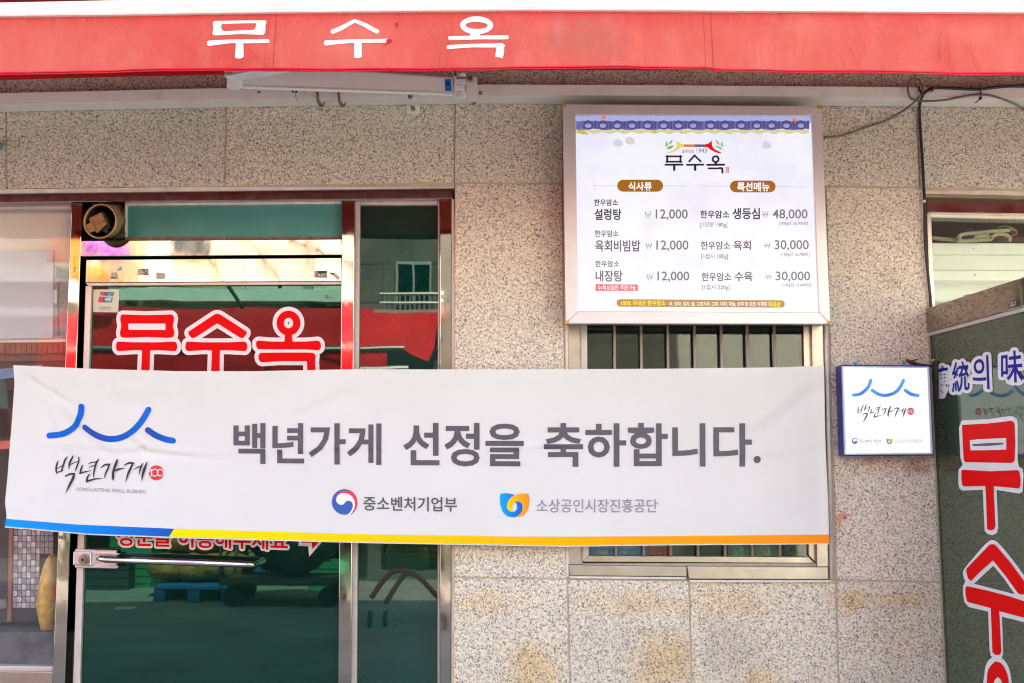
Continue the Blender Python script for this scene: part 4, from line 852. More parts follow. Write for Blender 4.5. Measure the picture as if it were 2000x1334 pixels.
# lead of the small sign
lead = thing('sign_lead', 'short black lead with a red taped joint on top of the small sign', 'cable', tuple(P(1800,710,-.03)))
MB().tube(cr([P(1770,703,-.035),P(1780,709,-.04),P(1795,712,-.04),P(1812,714,-.04),P(1823,714,-.035),P(1824.5,705,-.03)],4), .0042, 8).obj('cable', 'black', lead, smooth=True)
for a, b in (((1771,702),(1792,710)),((1776,708),(1792,702))): MB().tube([P(*a,-.045), P((a[0]+b[0])/2,(a[1]+b[1])/2-1,-.05), P(*b,-.045)], .0022, 6).obj('wire', 'black', lead)
MB().tube([P(1773,704.5,-.048), P(1782,705.5,-.052), P(1790,710.5,-.048)], .0016, 6).obj('wire', pbr('red_wire', lin((190,25,30)), .4), lead)

# ------------------------------------------------------------------ address plate behind the banner
ap = thing('address_plate', 'blue house shaped address plate faintly showing through the white banner', 'plate', tuple(P(1000,890,-.004)))
MB().add([P(x,y,-.006) for x,y in ((931,766),(1000,746),(1069,766),(1069,872),(931,872))]+[P(x,y,-.0005) for x,y in ((931,766),(1000,746),(1069,766),(1069,872),(931,872))],
   [(4,3,2,1,0),(5,6,7,8,9),(0,1,6,5),(1,2,7,6),(2,3,8,7),(3,4,9,8),(4,0,5,9)]).obj('plate', pbr('white_enamel', lin((235,228,215)), .3), ap)
Print(on_y(-.006), .0006).poly([(934,770),(1000,751),(1066,770),(1066,869),(934,869)]).obj('plate_field', pbr('plate_blue', lin((20,60,160)), .3), ap)
Print(on_y(-.006), .0012).text('도남로', (958,771,1042,784), .02).text('15', (966,810,1032,846), .04).obj('plate_lettering', 'outline', ap)

# ------------------------------------------------------------------ banner
ban = thing('banner', 'long white cloth banner with large grey congratulation text hanging across the shopfront', 'banner', tuple(P(815,1060,-.055)))
TOP = [(25,713),(175,720),(350,725),(500,725),(700,721),(1000,721.5),(1297,720),(1525,717.5),(1609,714)]
BOT = [(10.5,1030),(60,1034),(175,1044.5),(350,1051),(700,1060.5),(1100,1068),(1297,1065),(1619.5,1063)]
LEFT = [(713,25),(749,28),(800,24),(840,21),(910,15.7),(980,10.5),(1008,14),(1030,10.5)]
RIGHT = [(714,1609),(840,1612),(980,1618),(1063,1620)]
yB = -.060
def wr(x, z):                              # folds of the cloth, metres
    n = noise.noise; v = Vector((x, 0, z)); sx = max(0, min(1, (x+.55)/-1.1))
    d = .006*n(Vector((x*1.3, 3, z*2.2))) + .003*n(Vector((x*4+z*5, 7, z*5)))
    # creases at the left end, running down from the tied corner
    def crease(ax, az, bx, bz, wd, h):
        ex, ez = bx-ax, bz-az; L = math.hypot(ex, ez); t = ((x-ax)*ex+(z-az)*ez)/L/L; dist = ((x-ax)*ez-(z-az)*ex)/L
        f = max(0, min(1, min(t*4, (1-t)*4))) if 0 < t < 1 else 0
        return h*f*(dist/wd)*math.exp(-(dist/wd)**2)
    for (a, b, wd, h) in CRS: d += crease(*a, *b, wd, h*2.2)
    d += .006*sx*n(Vector((x*2.5+z*2, 1, z*3)))
    return d
def cp(px, py): p = P(px, py, yB); return (p.x, p.z)
CRS = [(cp(30,715), cp(165,800), .016, .008), (cp(60,715), cp(120,860), .02, .006), (cp(95,770), cp(230,900), .022, .006), (cp(40,868), cp(470,893), .012, .0035), (cp(245,850), cp(300,885), .010, .006), (cp(250,872), cp(390,892), .009, .0055), (cp(255,882), cp(300,862), .008, .005), (cp(115,870), cp(160,900), .012, .005),
       (cp(200,770), cp(300,780), .03, .004), (cp(560,820), cp(700,745), .03, .0035), (cp(1450,860), cp(1610,735), .03, .0035), (cp(480,885), cp(800,876), .013, .0022), (cp(980,880), cp(1120,872), .010, .0028), (cp(1380,900), cp(1610,880), .02, .0018)]
def bsurf(px, py, l):
    p = P(px, py, yB); p.y += wr(p.x, p.z)-(l+.0012 if l > 0 else 0); return p
m = MB(); NX, NZ = 220, 56; vs = []
def edge(pl, v): return interp(pl, v)
for j in range(NZ+1):
    t = j/NZ
    for i in range(NX+1):
        s_ = i/NX
        yl = 713+(1030-713)*t; yr_ = 714+(1063-714)*t; xl_ = edge(LEFT, yl); xr_ = edge(RIGHT, yr_); px = xl_+(xr_-xl_)*s_
        ty = edge(TOP, px) if j else edge(TOP, px); by = edge(BOT, px); vs.append(bsurf(px, ty+(by-ty)*t, 0))
m.add(vs, [(j*(NX+1)+i, j*(NX+1)+i+1, (j+1)*(NX+1)+i+1, (j+1)*(NX+1)+i) for j in range(NZ) for i in range(NX)])
def cloth():
    mt, nt, b = newmat('banner_cloth'); tc = nt.nodes.new('ShaderNodeTexCoord'); co = tc.outputs['Object']
    n = noise_n(nt, co, 3, 5, .6); nt.links.new(ramp(nt, n.outputs[0], [(.3, (.755,.765,.725)), (.7, (.80,.81,.775))]).outputs[0], b.inputs['Base Color'])
    b.inputs['Roughness'].default_value = .55; b.inputs['Specular IOR Level'].default_value = .25
    wv = nt.nodes.new('ShaderNodeTexWave'); wv.inputs['Scale'].default_value = 260; nt.links.new(co, wv.inputs['Vector'])
    bp = nt.nodes.new('ShaderNodeBump'); bp.inputs['Distance'].default_value = .00015; bp.inputs['Strength'].default_value = .3
    nt.links.new(wv.outputs[0], bp.inputs['Height']); nt.links.new(bp.outputs[0], b.inputs['Normal'])
    tr = nt.nodes.new('ShaderNodeBsdfTransparent'); mx = nt.nodes.new('ShaderNodeMixShader'); mx.inputs[0].default_value = .07
    nt.links.new(b.outputs[0], mx.inputs[1]); nt.links.new(tr.outputs[0], mx.inputs[2]); nt.links.new(mx.outputs[0], nt.nodes['Material Output'].inputs[0]); return mt
clo = m.obj('cloth', cloth(), ban, smooth=True, fix=False)
G = 6.0
def bprint(name, mat, lift=.0009): 
    p = Print(bsurf, lift); return p
for t_, q_ in (('백년가게', ((456,826),(745,827),(745,908),(456,905.5))), ('선정을', ((787.5,826),(1023,826),(1023,911.5),(787.5,910))), ('축하합니다.', ((1062,826),(1486,826),(1486,911),(1062,912)))):
    Print(bsurf, .0012).text(t_, q_, .021).obj('headline_lettering', 'b_text', ban, G)
Print(bsurf, .0012).text('중소벤처기업부', ((710,969.5),(892.5,971),(892.5,999.5),(710,997)), .012).obj('lettering', 'b_text', ban, G)
Print(bsurf, .0012).text('소상공인시장진흥공단', ((1048,974),(1284,974),(1284,1001),(1048,1001)), .008).obj('lettering', 'b_text2', ban, G)
T8 = crop(80, 880, 7.692)
Print(bsurf, .0012).text('LONG-LASTING SMALL BUSINESS', (T8(537,552),T8(1588,592),T8(1588,645),T8(537,604)), 0).obj('lettering', 'b_small', ban, G)
callig(bsurf, T8, 1/7.692, 'b_black', ban, .0012, G)
Print(bsurf, .0010).disc(*T8(1736,335), 112/7.692).obj('emblem_seal', 'b_seal', ban, G)
p = Print(bsurf, .0016); p.ring(*T8(1712,332), 50/7.692, 52/7.692, 1.5).ring(*T8(1798,332), 44/7.692, 50/7.692, 1.5).stroke([T8(1632,320),T8(1662,285),T8(1668,345),T8(1655,388)], 1.6, smooth=3).obj('emblem_seal', 'b_white', ban, G)
TBn = crop(0, 700, 2.857)
for mt, pts in (('b_arc', [(274,430),(345,422),(395,396),(435,350),(452,315),(455,270)]), ('b_arc2', [(475,386),(520,418),(570,441),(620,450),(680,440),(740,405),(790,350),(827,286)]), ('b_arc2', [(825,400),(870,430),(920,450),(964,459)])):
    Print(bsurf, .0011).stroke([TBn(*q) for q in pts], 11.8, smooth=6).obj('emblem', mt, ban, G)
taegeuk(bsurf, crop(620, 940, 7.143), 'b_blue', 'b_red', 'b_white', ban, .0009, G)
tulip(bsurf, crop(960, 940, 5.882), 'b_tulip1', 'b_tulip2', ban, .0009, G)
S1 = [(13,1013),(154,1024.5),(341,1032.5),(700,1043),(1000,1048),(1100,1048.3),(1297,1047),(1619.3,1044)]
def stripe(x0, x1, x0b, x1b, mat):
    n = 60; p = Print(bsurf, .0010)
    tp = [(x0+(x1-x0)*i/n) for i in range(n+1)]; bt = [(x0b+(x1b-x0b)*i/n) for i in range(n+1)]
    p._add([(x, interp(S1, x)) for x in tp]+[(x, interp(BOT, x)-2.6) for x in bt], [(i, i+1, n+2+i, n+1+i) for i in range(n)]); p.obj('stripe', mat, ban, G)
stripe(13.5, 341, 11.2, 331, 'b_stripe1'); stripe(341.3, 1619, 331.3, 1619.8, 'b_stripe2')

# ------------------------------------------------------------------ awning
aw = thing('awning', 'faded red retractable awning with white lettering on its valance', 'awning', (0, -.5, 2.3))
yV = -.92
VT = [(-1500,46),(0,32),(250,29),(500,25),(700,23),(1000,20),(1300,21),(2000,25),(3500,42)]
VB = [(-1500,159),(0,141),(250,136),(450,133),(650,135),(1000,131),(1300,130),(1385,129.5),(1405,134),(1510,138),(1700,139),(2000,141),(3500,152)]
def vw(x, z):
    n = noise.noise; d = .012*n(Vector((x*2.2, 0, z*3)))+.008*n(Vector((x*6+z*9, 5, z*5)))+.003*n(Vector((x*18-z*20, 9, z*14)))
    return d
def vsurf(px, py, l):
    p = P(px, py, yV); f = max(0, min(1, (py-interp(VT, px))/30)); p.y += vw(p.x, p.z)*f-l; return p
def vmat():
    mt, nt, b = newmat('faded_red_canvas'); tc = nt.nodes.new('ShaderNodeTexCoord'); co = tc.outputs['Object']
    n = noise_n(nt, co, 4, 6, .6, .3)
    c = ramp(nt, n.outputs[0], [(.3, lin((204,72,58))), (.55, lin((210,92,74))), (.75, lin((214,108,86)))]).outputs[0]
    sz = nt.nodes.new('ShaderNodeSeparateXYZ'); nt.links.new(co, sz.inputs[0])       # the cloth kept its red along the covered top edge
    mz = nt.nodes.new('ShaderNodeMapRange'); nt.links.new(sz.outputs[2], mz.inputs[0]); z1_ = P(1000,22,yV).z-2.3; z0_ = P(1000,60,yV).z-2.3
    mz.inputs[1].default_value = z0_; mz.inputs[2].default_value = z1_; c = mixc(nt, mz.outputs[0], c, lin((206,70,64)))
    n2 = noise_n(nt, co, 17, 5, .65)
    mp = nt.nodes.new('ShaderNodeMapping'); q = P(1150,75,yV); mp.inputs['Location'].default_value = (-(q.x-0)/.16, 0, -(q.z-2.3)/.09); mp.inputs['Scale'].default_value = (1/.16,0,1/.09)  # rain mark
    nt.links.new(co, mp.inputs[0]); ln = nt.nodes.new('ShaderNodeVectorMath'); ln.operation = 'LENGTH'; nt.links.new(mp.outputs[0], ln.inputs[0])
    a = nt.nodes.new('ShaderNodeMath'); a.operation = 'MULTIPLY_ADD'; a.inputs[1].default_value = 2.0; nt.links.new(n2.outputs[0], a.inputs[0]); nt.links.new(ln.outputs['Value'], a.inputs[2])
    a2 = nt.nodes.new('ShaderNodeMath'); a2.operation = 'MULTIPLY'; a2.inputs[1].default_value = .4; nt.links.new(a.outputs[0], a2.inputs[0])
    c = mixc(nt, ramp(nt, a2.outputs[0], [(.40, (.34,)*3), (.70, (0,)*3)]).outputs[0], c, (.16,.11,.08))
    mp2 = nt.nodes.new('ShaderNodeMapping'); mp2.inputs['Scale'].default_value = (5,1,2.2); nt.links.new(co, mp2.inputs[0]); st_ = noise_n(nt, mp2.outputs[0], 3, 6, .7)
    c = mixc(nt, ramp(nt, st_.outputs[0], [(.5, (0,)*3), (.68, (.16,)*3)]).outputs[0], c, lin((232,150,134)))
    c = mixc(nt, ramp(nt, st_.outputs[0], [(.28, (.2,)*3), (.44, (0,)*3)]).outputs[0], c, lin((186,62,56)))
    n3 = noise_n(nt, co, 220, 2); c = mixc(nt, .25, c, mixc(nt, 1.0, c, ramp(nt, n3.outputs[0], [(.3,(.8,)*3),(.7,(1,)*3)]).outputs[0], 'MULTIPLY'))
    nt.links.new(c, b.inputs['Base Color']); b.inputs['Roughness'].default_value = .75
    nbb = noise_n(nt, mp2.outputs[0], 2.2, 5, .55, .6); bpp = nt.nodes.new('ShaderNodeBump'); bpp.inputs['Distance'].default_value = .022; bpp.inputs['Strength'].default_value = 1
    nt.links.new(nbb.outputs[0], bpp.inputs['Height']); nt.links.new(bpp.outputs[0], b.inputs['Normal'])
    tr = nt.nodes.new('ShaderNodeBsdfTranslucent'); nt.links.new(c, tr.inputs[0]); mx = nt.nodes.new('ShaderNodeMixShader'); mx.inputs[0].default_value = .10
    nt.links.new(b.outputs[0], mx.inputs[1]); nt.links.new(tr.outputs[0], mx.inputs[2]); nt.links.new(mx.outputs[0], nt.nodes['Material Output'].inputs[0]); return mt
vm = vmat()
def ribbon(top, bot, surf, x0, x1, nx, nz, name, mat, parent, smooth=True):
    m = MB(); vs = []
    for j in range(nz+1):
        for i in range(nx+1):
            x = x0+(x1-x0)*i/nx; a, b = interp(top, x), interp(bot, x); vs.append(surf(x, a+(b-a)*j/nz, 0))
    m.add(vs, [(j*(nx+1)+i, j*(nx+1)+i+1, (j+1)*(nx+1)+i+1, (j+1)*(nx+1)+i) for j in range(nz) for i in range(nx)])
    return m.obj(name, mat, parent, smooth=smooth, fix=False)
ribbon(VT, VB, vsurf, -1500, 3500, 500, 16, 'valance', vm, aw)
# piping along the lower hem
hem = [vsurf(x, interp(VB, x)+.5, .001) for x in range(-1500, 3501, 20)]
redpipe = pbr('red_piping', lin((205,16,36)), .45, var=.1)
MB().tube(hem, .0022, 8, flat=1).obj('piping', redpipe, aw, smooth=True)
hem2 = [vsurf(x, interp(VB, x)+3.4, -.001) for x in range(-1500, 3501, 20)]
MB().tube(hem2, .0020, 8).obj('piping', redpipe, aw, smooth=True)
tp = [vsurf(x, interp(VT, x)-.3, .002) for x in range(-1500, 3501, 20)]
MB().tube(tp, .0022, 8).obj('piping', pbr('bright_red_piping', lin((228,22,24)), .45, var=.08), aw, smooth=True)
# turned-back hem seen under the valance at the left
VB2 = [(-700,175),(0,157),(200,151),(440,146),(620,143),(800,139),(1000,137),(1300,137),(2700,150)]
ribbon([(x, y-6) for x, y in VB], VB2, lambda px, py, l: P(px, py, yV+.030), -700, 438, 60, 2, 'inner_hem', pbr('red_canvas_back', lin((186,24,26)), .8, var=.1, trans=.3), aw)
ribbon([(x, y-6) for x, y in VB], [(438,139),(620,140),(900,137),(1300,137.5),(1385,137),(1405,137),(2700,146)], lambda px, py, l: P(px, py, yV+.012), 440, 1420, 60, 2, 'inner_hem', bpy.data.materials['red_canvas_back'], aw)
# seams
for xs_t, xs_b in ((541,534),(529,516),(1373,1380),(1388,1394)):
    q = Print(vsurf, .0010); a, b = interp(VT, xs_t)+1, interp(VB, xs_b)-1
    q.stroke([(xs_t+(xs_b-xs_t)*k/8, a+(b-a)*k/8) for k in range(9)], 1.3 if xs_t in (541,1388) else .6, 'flat'); q.obj('seam', pbr('seam_red', lin((176,58,48)), .8) if 'seam_red' not in bpy.data.materials else bpy.data.materials['seam_red'], aw)
# white letters on the valance
wp_ = pbr('worn_white_paint', lin((240,232,226)), .6, var=.08, vs=20, dirt=.8, dirtcol=(.60,.50,.42), dscale=22)
va = Print(vsurf, .0014)
va.rpoly([(418,42.5),(470,42),(519,41),(521.8,44),(519,52),(520,58),(517.5,68.5),(514,70),(470,69.5),(420,70.5),(416,68),(418.5,57),(416.5,49)], 3)
va.stroke([(410,85.5),(428,84.5),(450,83),(524,82.5)], [10.5,9,6.8,7.5]).stroke([(469,84),(469,90),(468,112)], [12,15,17], 'flat').disc(468,112,8.4,3.4)
va.obj('valance_lettering', wp_, aw, 8.0)
Print(vsurf, .0020).rpoly([(434,49),(470,48),(502,47.5),(501,56),(497,61.5),(470,62),(438,63),(433.5,58)], 2.5).obj('letter_counter', vm, aw, 8.0)
va = Print(vsurf, .0014)
va.stroke([(651,64),(668,57),(693,42)], [8.5,9,7]).stroke([(693,42),(715,50.5),(736,61.5)], [7,8.5,9]).stroke([(638,85.5),(652,85),(690,82.5),(757,80)], [10,8,7,7.5]).stroke([(700,83),(699.5,112)], [14,15.5], 'flat').disc(699.5,112,7.8,3.2)
va.obj('valance_lettering', wp_, aw, 8.0)
va = Print(vsurf, .0014)
va.ring(931,49.5, 27, 12, 10.5).stroke([(927.5,60),(927.5,72)], [16,20], 'flat').stroke([(879,74),(990,73)], 7.4).stroke([(876,91),(925,89),(980,88.5)], [8,6.5,8]).stroke([(976,87),(977,100),(974.5,112)], [16,16,15], 'flat').disc(978,90,8,5)
va.obj('valance_lettering', wp_, aw, 8.0)
tr_ = Print(vsurf, .0022); tr_.smooth([(754,78),(762,77),(766,81),(758,86),(748,93),(755,85)], 3); tr_.smooth([(772,44),(777,45),(776,52),(773,54)], 3); tr_.obj('tear', pbr('torn_red', lin((170,20,40)), .8), aw)
# front bar above
FT_ = [(-700,14),(0,5),(300,-1),(1000,-7),(2000,-4),(2700,6)]
def barseg(x0, x1):
    m = MB(); n = max(2, int((x1-x0)/60)); a = []
    for i in range(n):
        u, v = x0+(x1-x0)*i/n, x0+(x1-x0)*(i+1)/n
        q = [P(u, interp(FT_,u), yV-.022), P(v, interp(FT_,v), yV-.022), P(v, interp(VT,v)-1, yV-.012), P(u, interp(VT,u)-1, yV-.012)]
        m.hexa(q, [p+Vector((0,.06,0)) for p in q])
    return m.obj('front_bar', 'frontbar', aw)
barseg(-1500, 669); barseg(670.2, 3500)
rib = MB()
for f in (.18,.3,.42,.55,.68,.8,.92):
    pts = []
    for x in range(-700, 2701, 100):
        a, b = interp(FT_, x), interp(VT, x)-1; pts.append(P(x, a+(b-a)*f, yV-.022+.010*f))
    rib.tube(pts, .0013, 5)
rib.obj('bar_ribs', 'frontbar', aw)
ribbon([(x, y-2) for x, y in FT_], [(x, y+6) for x, y in VT], lambda px, py, l: P(px, py, yV+.056), -1500, 3500, 90, 1, 'bar_lining', pbr('red_canvas_lining', lin((150,40,38)), .8, var=.1), aw)
# fabric roof up to the wall
zf = P(1000, 8, yV).z+.02
m = MB(); n = 40; vs = []
for j in range(9):
    t = j/8
    for i in range(n+1):
        x = -3.2+6.4*i/n; vs.append((x, yV-.03+(.90)*t, zf+.012+.21*t-.02*math.sin(math.pi*t)))
m.add(vs, [(j*(n+1)+i, j*(n+1)+i+1, (j+1)*(n+1)+i+1, (j+1)*(n+1)+i) for j in range(8) for i in range(n)])
m.obj('canopy', pbr('red_canopy', lin((150,34,32)), .8, var=.1, trans=.08), aw, smooth=True, fix=False)
MB().tube([(-3.2,-.06,zf+.25),(3.2,-.06,zf+.25)], .045, 14).obj('roller', pbr('roller_red', lin((190,36,36)), .8), aw, smooth=True)
# rail on the wall
RTp = [(-700,196),(0,182),(440,172),(940,165),(1300,166.5),(2000,172),(2700,182)]
RSp = [(-700,216),(0,203),(440,193.5),(940,185.5),(1300,187),(2000,191.5),(2700,203)]
RBp = [(-700,224),(0,211),(440,202),(940,194.5),(1300,197),(2000,202),(2700,212)]
m = MB(); xs = [-700,-350,0,220,440,690,940,1120,1300,1650,2000,2350,2700]
for a, b in zip(xs, xs[1:]):
    q = [P(a,interp(RTp,a),-.085),P(b,interp(RTp,b),-.085),P(b,interp(RSp,b),-.085),P(a,interp(RSp,a),-.085)]
    m.hexa(q, [p+Vector((0,.055,0)) for p in q])
    q2 = [P(a,interp(RSp,a)+.2,-.083),P(b,interp(RSp,b)+.2,-.083),P(b,interp(RBp,b),-.045),P(a,interp(RBp,a),-.045)]
    m.hexa(q2, [p+Vector((0,.038,0)) for p in q2])
m.obj('wall_rail', 'white_paint', aw)
for x, y in ((506,180),(572,179),(579,179)): Print(lambda px, py, l: P(px, py, -.086-l), .0003).disc(x, y, 2.3).obj('rail_hole', 'gap', aw)
# folding arm
ya0, ya1 = -.15, -.40
q = [P(470,120,ya1),P(885,150,ya0),P(888,188,ya0),P(470,173.5,ya1)]
bk_ = [P(470,120,ya1+.05),P(885,150,ya0+.05),P(888,188,ya0+.05),P(470,173.5,ya1+.05)]
MB().hexa(q, bk_).obj('arm', 'armwhite', aw, bevel=.009, seg=3)
MB().tube([P(476,169,ya1-.004), P(886,183.5,ya0-.004)], .0035, 8).obj('arm_ridge', 'armwhite', aw, smooth=True)
q = [P(439,137,ya1),P(463,137,ya1-.02),P(480,156,ya1-.02),P(452,158,ya1)]
MB().hexa([P(440,120,-.43),P(640,110,-.55),P(560,137,-.50),P(438,152,-.43)], [P(440,120,-.39),P(640,110,-.50),P(560,137,-.46),P(440,152,-.39)]).obj('forearm', 'armwhite', aw, bevel=.004)
MB().hexa([P(439,149,-.44),P(458,148,-.45),P(640,118,-.60),P(620,112,-.60)][::-1], [P(439,151,-.41),P(468,158,-.41),P(650,128,-.57),P(630,118,-.57)][::-1]).obj('forearm', 'armwhite', aw, bevel=.003)
c = P(456,165,ya1); MB().tube([c+Vector((0,0,-.012)), c+Vector((0,0,.022))], .020, 20).obj('elbow', 'armwhite', aw, bevel=.003, smooth=False)
MB().hexa([P(446,158,-.42),P(474,156,-.42),P(474,173,-.42),P(450,168,-.42)], [P(446,158,-.37),P(474,156,-.37),P(474,173,-.37),P(450,168,-.37)]).obj('elbow', 'armwhite', aw, bevel=.005)
MB().tube([P(438,143,-.45), P(452,143,-.45)], .0024, 8).obj('pin', 'rust', aw)
armn = (P(885,150,ya0)-P(470,120,ya1)).cross(Vector((0,0,1))).normalized(); armn = armn if armn.y < 0 else -armn; armo = P(885,150,ya0)
asurf = lambda px, py, l: PP(px, py, armo+armn*(.001+l), armn)
lq = ((868.5,154.5),(881.5,154.5),(882.5,178.5),(869.5,178))
rl = MB().hexa([asurf(x,y,.0012) for x,y in lq], [asurf(x,y,-.004) for x,y in lq]).obj('arm_label', pbr('label_blue', lin((20,130,220)), .3), aw)
Print(asurf, .0020).text('R', (871.5,158,879.5,169), .03).text('1.5', (872.5,172,879.5,176), .0).obj('label_lettering', 'stk_black', rl)
# shoulder
for z0, z1 in ((145,152),(180,193)):
    c0_, c1_ = P(901,z0,-.13), P(901,z1,-.13); c1_.x = c0_.x; c1_.y = c0_.y; MB().tube([c0_, c1_], .0165, 20).obj('shoulder_joint', 'armwhite', aw, bevel=.002)
MB().prism(((888,154),(909,154),(909,162.5),(888,162)), -.155, .05).obj('shoulder_joint', 'armwhite', aw, bevel=.002)
MB().prism(((889,163.5),(908,164),(908,176),(889,175.5)), -.15, .05).obj('shoulder_joint', 'armwhite', aw, bevel=.004)
MB().prism(((886,148),(891,148),(892,188.5),(886,188.5)), -.152, .05).obj('shoulder_joint', 'armwhite', aw, bevel=.002)
MB().prism(((909,152),(931,149),(932,188),(911,188)), -.135, .05).obj('shoulder_bracket', 'white_paint', aw, bevel=.002)
MB().hexa([P(911,188.3,-.135),P(932,188.3,-.135),P(936,202,-.06),P(914,202,-.06)], [P(911,188.3,-.129),P(932,188.3,-.129),P(936,202,-.054),P(914,202,-.054)]).obj('shoulder_bracket', 'white_paint', aw, bevel=.001)
def bolt(px, py, y, r=.0085, d=.010, ax='y'):
    c = P(px, py, y); v = Vector((0,d,0)) if ax == 'y' else Vector((d,0,0)); MB().tube([c-v, c+v*.1], r, 6).obj('bolt', 'bolt', aw, bevel=.0012)
bolt(919,155.5,-.136); bolt(925,200.5,-.064,.0095); bolt(936,181.5,-.12,.0065,-.010,'x'); bolt(935.5,157.5,-.12,.005,-.008,'x')
# support bracket
MB().hexa([P(788,184,-.10),P(813,186,-.10),P(820,205,-.012),P(794,205,-.012)], [P(788,184,-.095),P(813,186,-.095),P(820,205,-.006),P(794,205,-.006)]).obj('support_bracket', 'white_paint', aw, bevel=.001)
MB().prism(((794,205.4),(820,205.4),(820,221),(794.5,221)), -.010, .008).obj('support_bracket', 'white_paint', aw, bevel=.001)
bolt(801,189.5,-.088,.0085); bolt(807,213,-.014,.0085,.012); MB().tube([P(804,206,-.02), P(804.5,213,-.022)], .0028, 8).obj('bolt', 'rust', aw)
for x in (620.5, 662):
    MB().tube(cr([P(x-.5,180,-.095),P(x,188,-.098),P(x+1,197,-.09),P(x+5,204,-.075),P(x+10,207,-.055),P(x+13,200,-.05)],4), .0058, 8, flat=.5).obj('strap', 'rust', aw, smooth=True)
MB().tube(cr([P(577,180,-.09),P(577,188,-.092),P(580,193,-.09),P(583,199,-.08)],3), .0008, 5).obj('wire', 'rust', aw)
MB().tube(cr([P(519.5,151,-.45),P(517,162,-.45),P(511,174,-.44)],3), .0006, 5).obj('loose_thread', 'outline', aw)

# ------------------------------------------------------------------ cables on the wall
bc = thing('black_cable', 'black power cable running down the granite beside the small sign', 'cable', tuple(P(1800,190,-.06)))
def cable(pts, r, mat, parent, name='cable', seg=6): return MB().tube(cr([P(*q) for q in pts], seg), r, 10).obj(name, mat, parent, smooth=True)
cable([(2700,150,-.10),(2300,160,-.10),(2000,167,-.095),(1915,174,-.093),(1870,173,-.093),(1830,171.5,-.09),(1818,173,-.09),(1808,180,-.09),(1801,188,-.085),(1797.5,200,-.05),(1796,215,-.015),(1798,260,-.010),(1801.5,310,-.010),(1804,360,-.012),(1806,395,-.013),(1806,440,-.013),(1808,490,-.013),(1813,540,-.013),(1819,600,-.013),(1822,650,-.013),(1823.5,705,-.016)], .0048, 'black', bc)
cable([(1800,183,-.10),(1796,176,-.10),(1794,169,-.10)], .0035, 'black', bc)
MB().tube([P(1804.7,391,-.013), P(1805.3,396,-.013)], .0056, 10).obj('tape', 'outline', bc); MB().tube([P(1823.2,702,-.016), P(1823.3,706,-.016)], .0056, 10).obj('tape', 'alu', bc)
gc = thing('grey_cable', 'thin grey cable looped at the rail and sagging down to the menu board', 'cable', tuple(P(1780,200,-.06)))
cable([(1612,268,-.04),(1635,267,-.012),(1660,260,-.010),(1690,249,-.010),(1725,238,-.010),(1755,222,-.015),(1780,204,-.06),(1795,190,-.09),(1800.5,180,-.10)], .0036, 'greycable', gc)
gl_ = thing('grey_cable', 'grey cable curling in a loop then drooping along the rail to the right edge', 'cable', tuple(P(1850,200,-.06)))
cable([(1800,182,-.098),(1801.5,170,-.10),(1796,158,-.10),(1787,153.5,-.10),(1778,156,-.10),(1773,168,-.10),(1774.5,182,-.098),(1781,193,-.094),(1800,197.5,-.09),(1840,196,-.09),(1870,191,-.09),(1895,186,-.09),(1915,184.5,-.09),(1935,186.5,-.09),(1960,194,-.08),(1985,204,-.05),(2003,213,-.03),(2100,245,-.02)], .0036, 'greycable', gl_)
tie = thing('cable_tie', 'black cable tie with a loose tail holding the cables to the white rail', 'cable tie', tuple(P(1915,185,-.09)))
cable([(1914,170,-.088),(1915,176,-.10),(1916,185,-.10),(1915.5,192,-.096)], .0024, 'black', tie, 'strap'); cable([(1916,191,-.096),(1911,196,-.09),(1905,201,-.08)], .0020, 'black', tie, 'tail')
MB().prism(((1913,189),(1918,189),(1918,194),(1913,194)), -.102, .008).obj('lock_head', 'black', tie, bevel=.0008)
clip = MB().hexa([P(1820,174,-.10),P(1827,169,-.10),P(1825,177,-.10),P(1819,181,-.10)], [P(1820,174,-.086),P(1827,169,-.086),P(1825,177,-.086),P(1819,181,-.086)]).obj('metal_clip', pbr('clip_metal', (.7,.66,.62), .2, 1), loc=tuple(P(1822,175,-.09)), bevel=.001); tag(clip, 'tiny shiny metal clip on the black cable at the rail', 'clip')

# ------------------------------------------------------------------ far side of the street (seen mirrored in steel and glass)
ob = thing('opposite_building', 'cream building across the street mirrored in the steel and glass', 'building', (0, -9.6, 0))
MB().box(-14, 9, -10, -9.6, 0, 5.4).obj('wall', pbr('cream_render', lin((204,201,192)), .8, var=.12, vs=1.1, dirt=.2, dirtcol=(.5,.42,.3), dscale=1.5), ob)
def rb(x0, y0, x1, y1, Y, t, name, mat, parent, bevel=0):
    a = R(x0, y0, Y); b = R(x1, y1, Y); return MB().box(min(a.x,b.x), max(a.x,b.x), -Y, -Y+t, min(a.z,b.z), max(a.z,b.z)).obj(name, mat, parent, bevel=bevel)
dkp = pbr('dark_window_pane', (.03,.05,.05), .05, var=.1, spec=.9); wf = pbr('white_window_frame', lin((225,228,220)), .5)
for (x0,y0,x1,y1) in ((596,562,684,640),(330,440,420,500),(-120,300,40,380)):
    fr_ = rb(x0,y0,x1,y1,9.6,.05,'window_frame',wf,ob,.01); ORG[fr_.name] = ORG[ob.name]
    rb(x0+5,y0+5,(x0+x1)/2-2,y1-4,9.55,.02,'window_pane',dkp,fr_); rb((x0+x1)/2+2,y0+5,x1-5,y1-4,9.55,.02,'window_pane',dkp,fr_)
xs0, xs1 = R(694,600,9.2).x, R(1010,600,9.2).x
sw = thing('side_house', 'dull grey block house with a balcony across the street mirrored in the side pane', 'house', ((xs0+xs1)/2,-9.4,0))
MB().box(xs0, xs1+2, -9.599, -9.2, 0, 5.6).obj('wall', pbr('dull_block_wall', (.11,.115,.10), .9, var=.3, vs=2), sw)
jm = pbr('block_joint', (.08,.08,.07), .9)
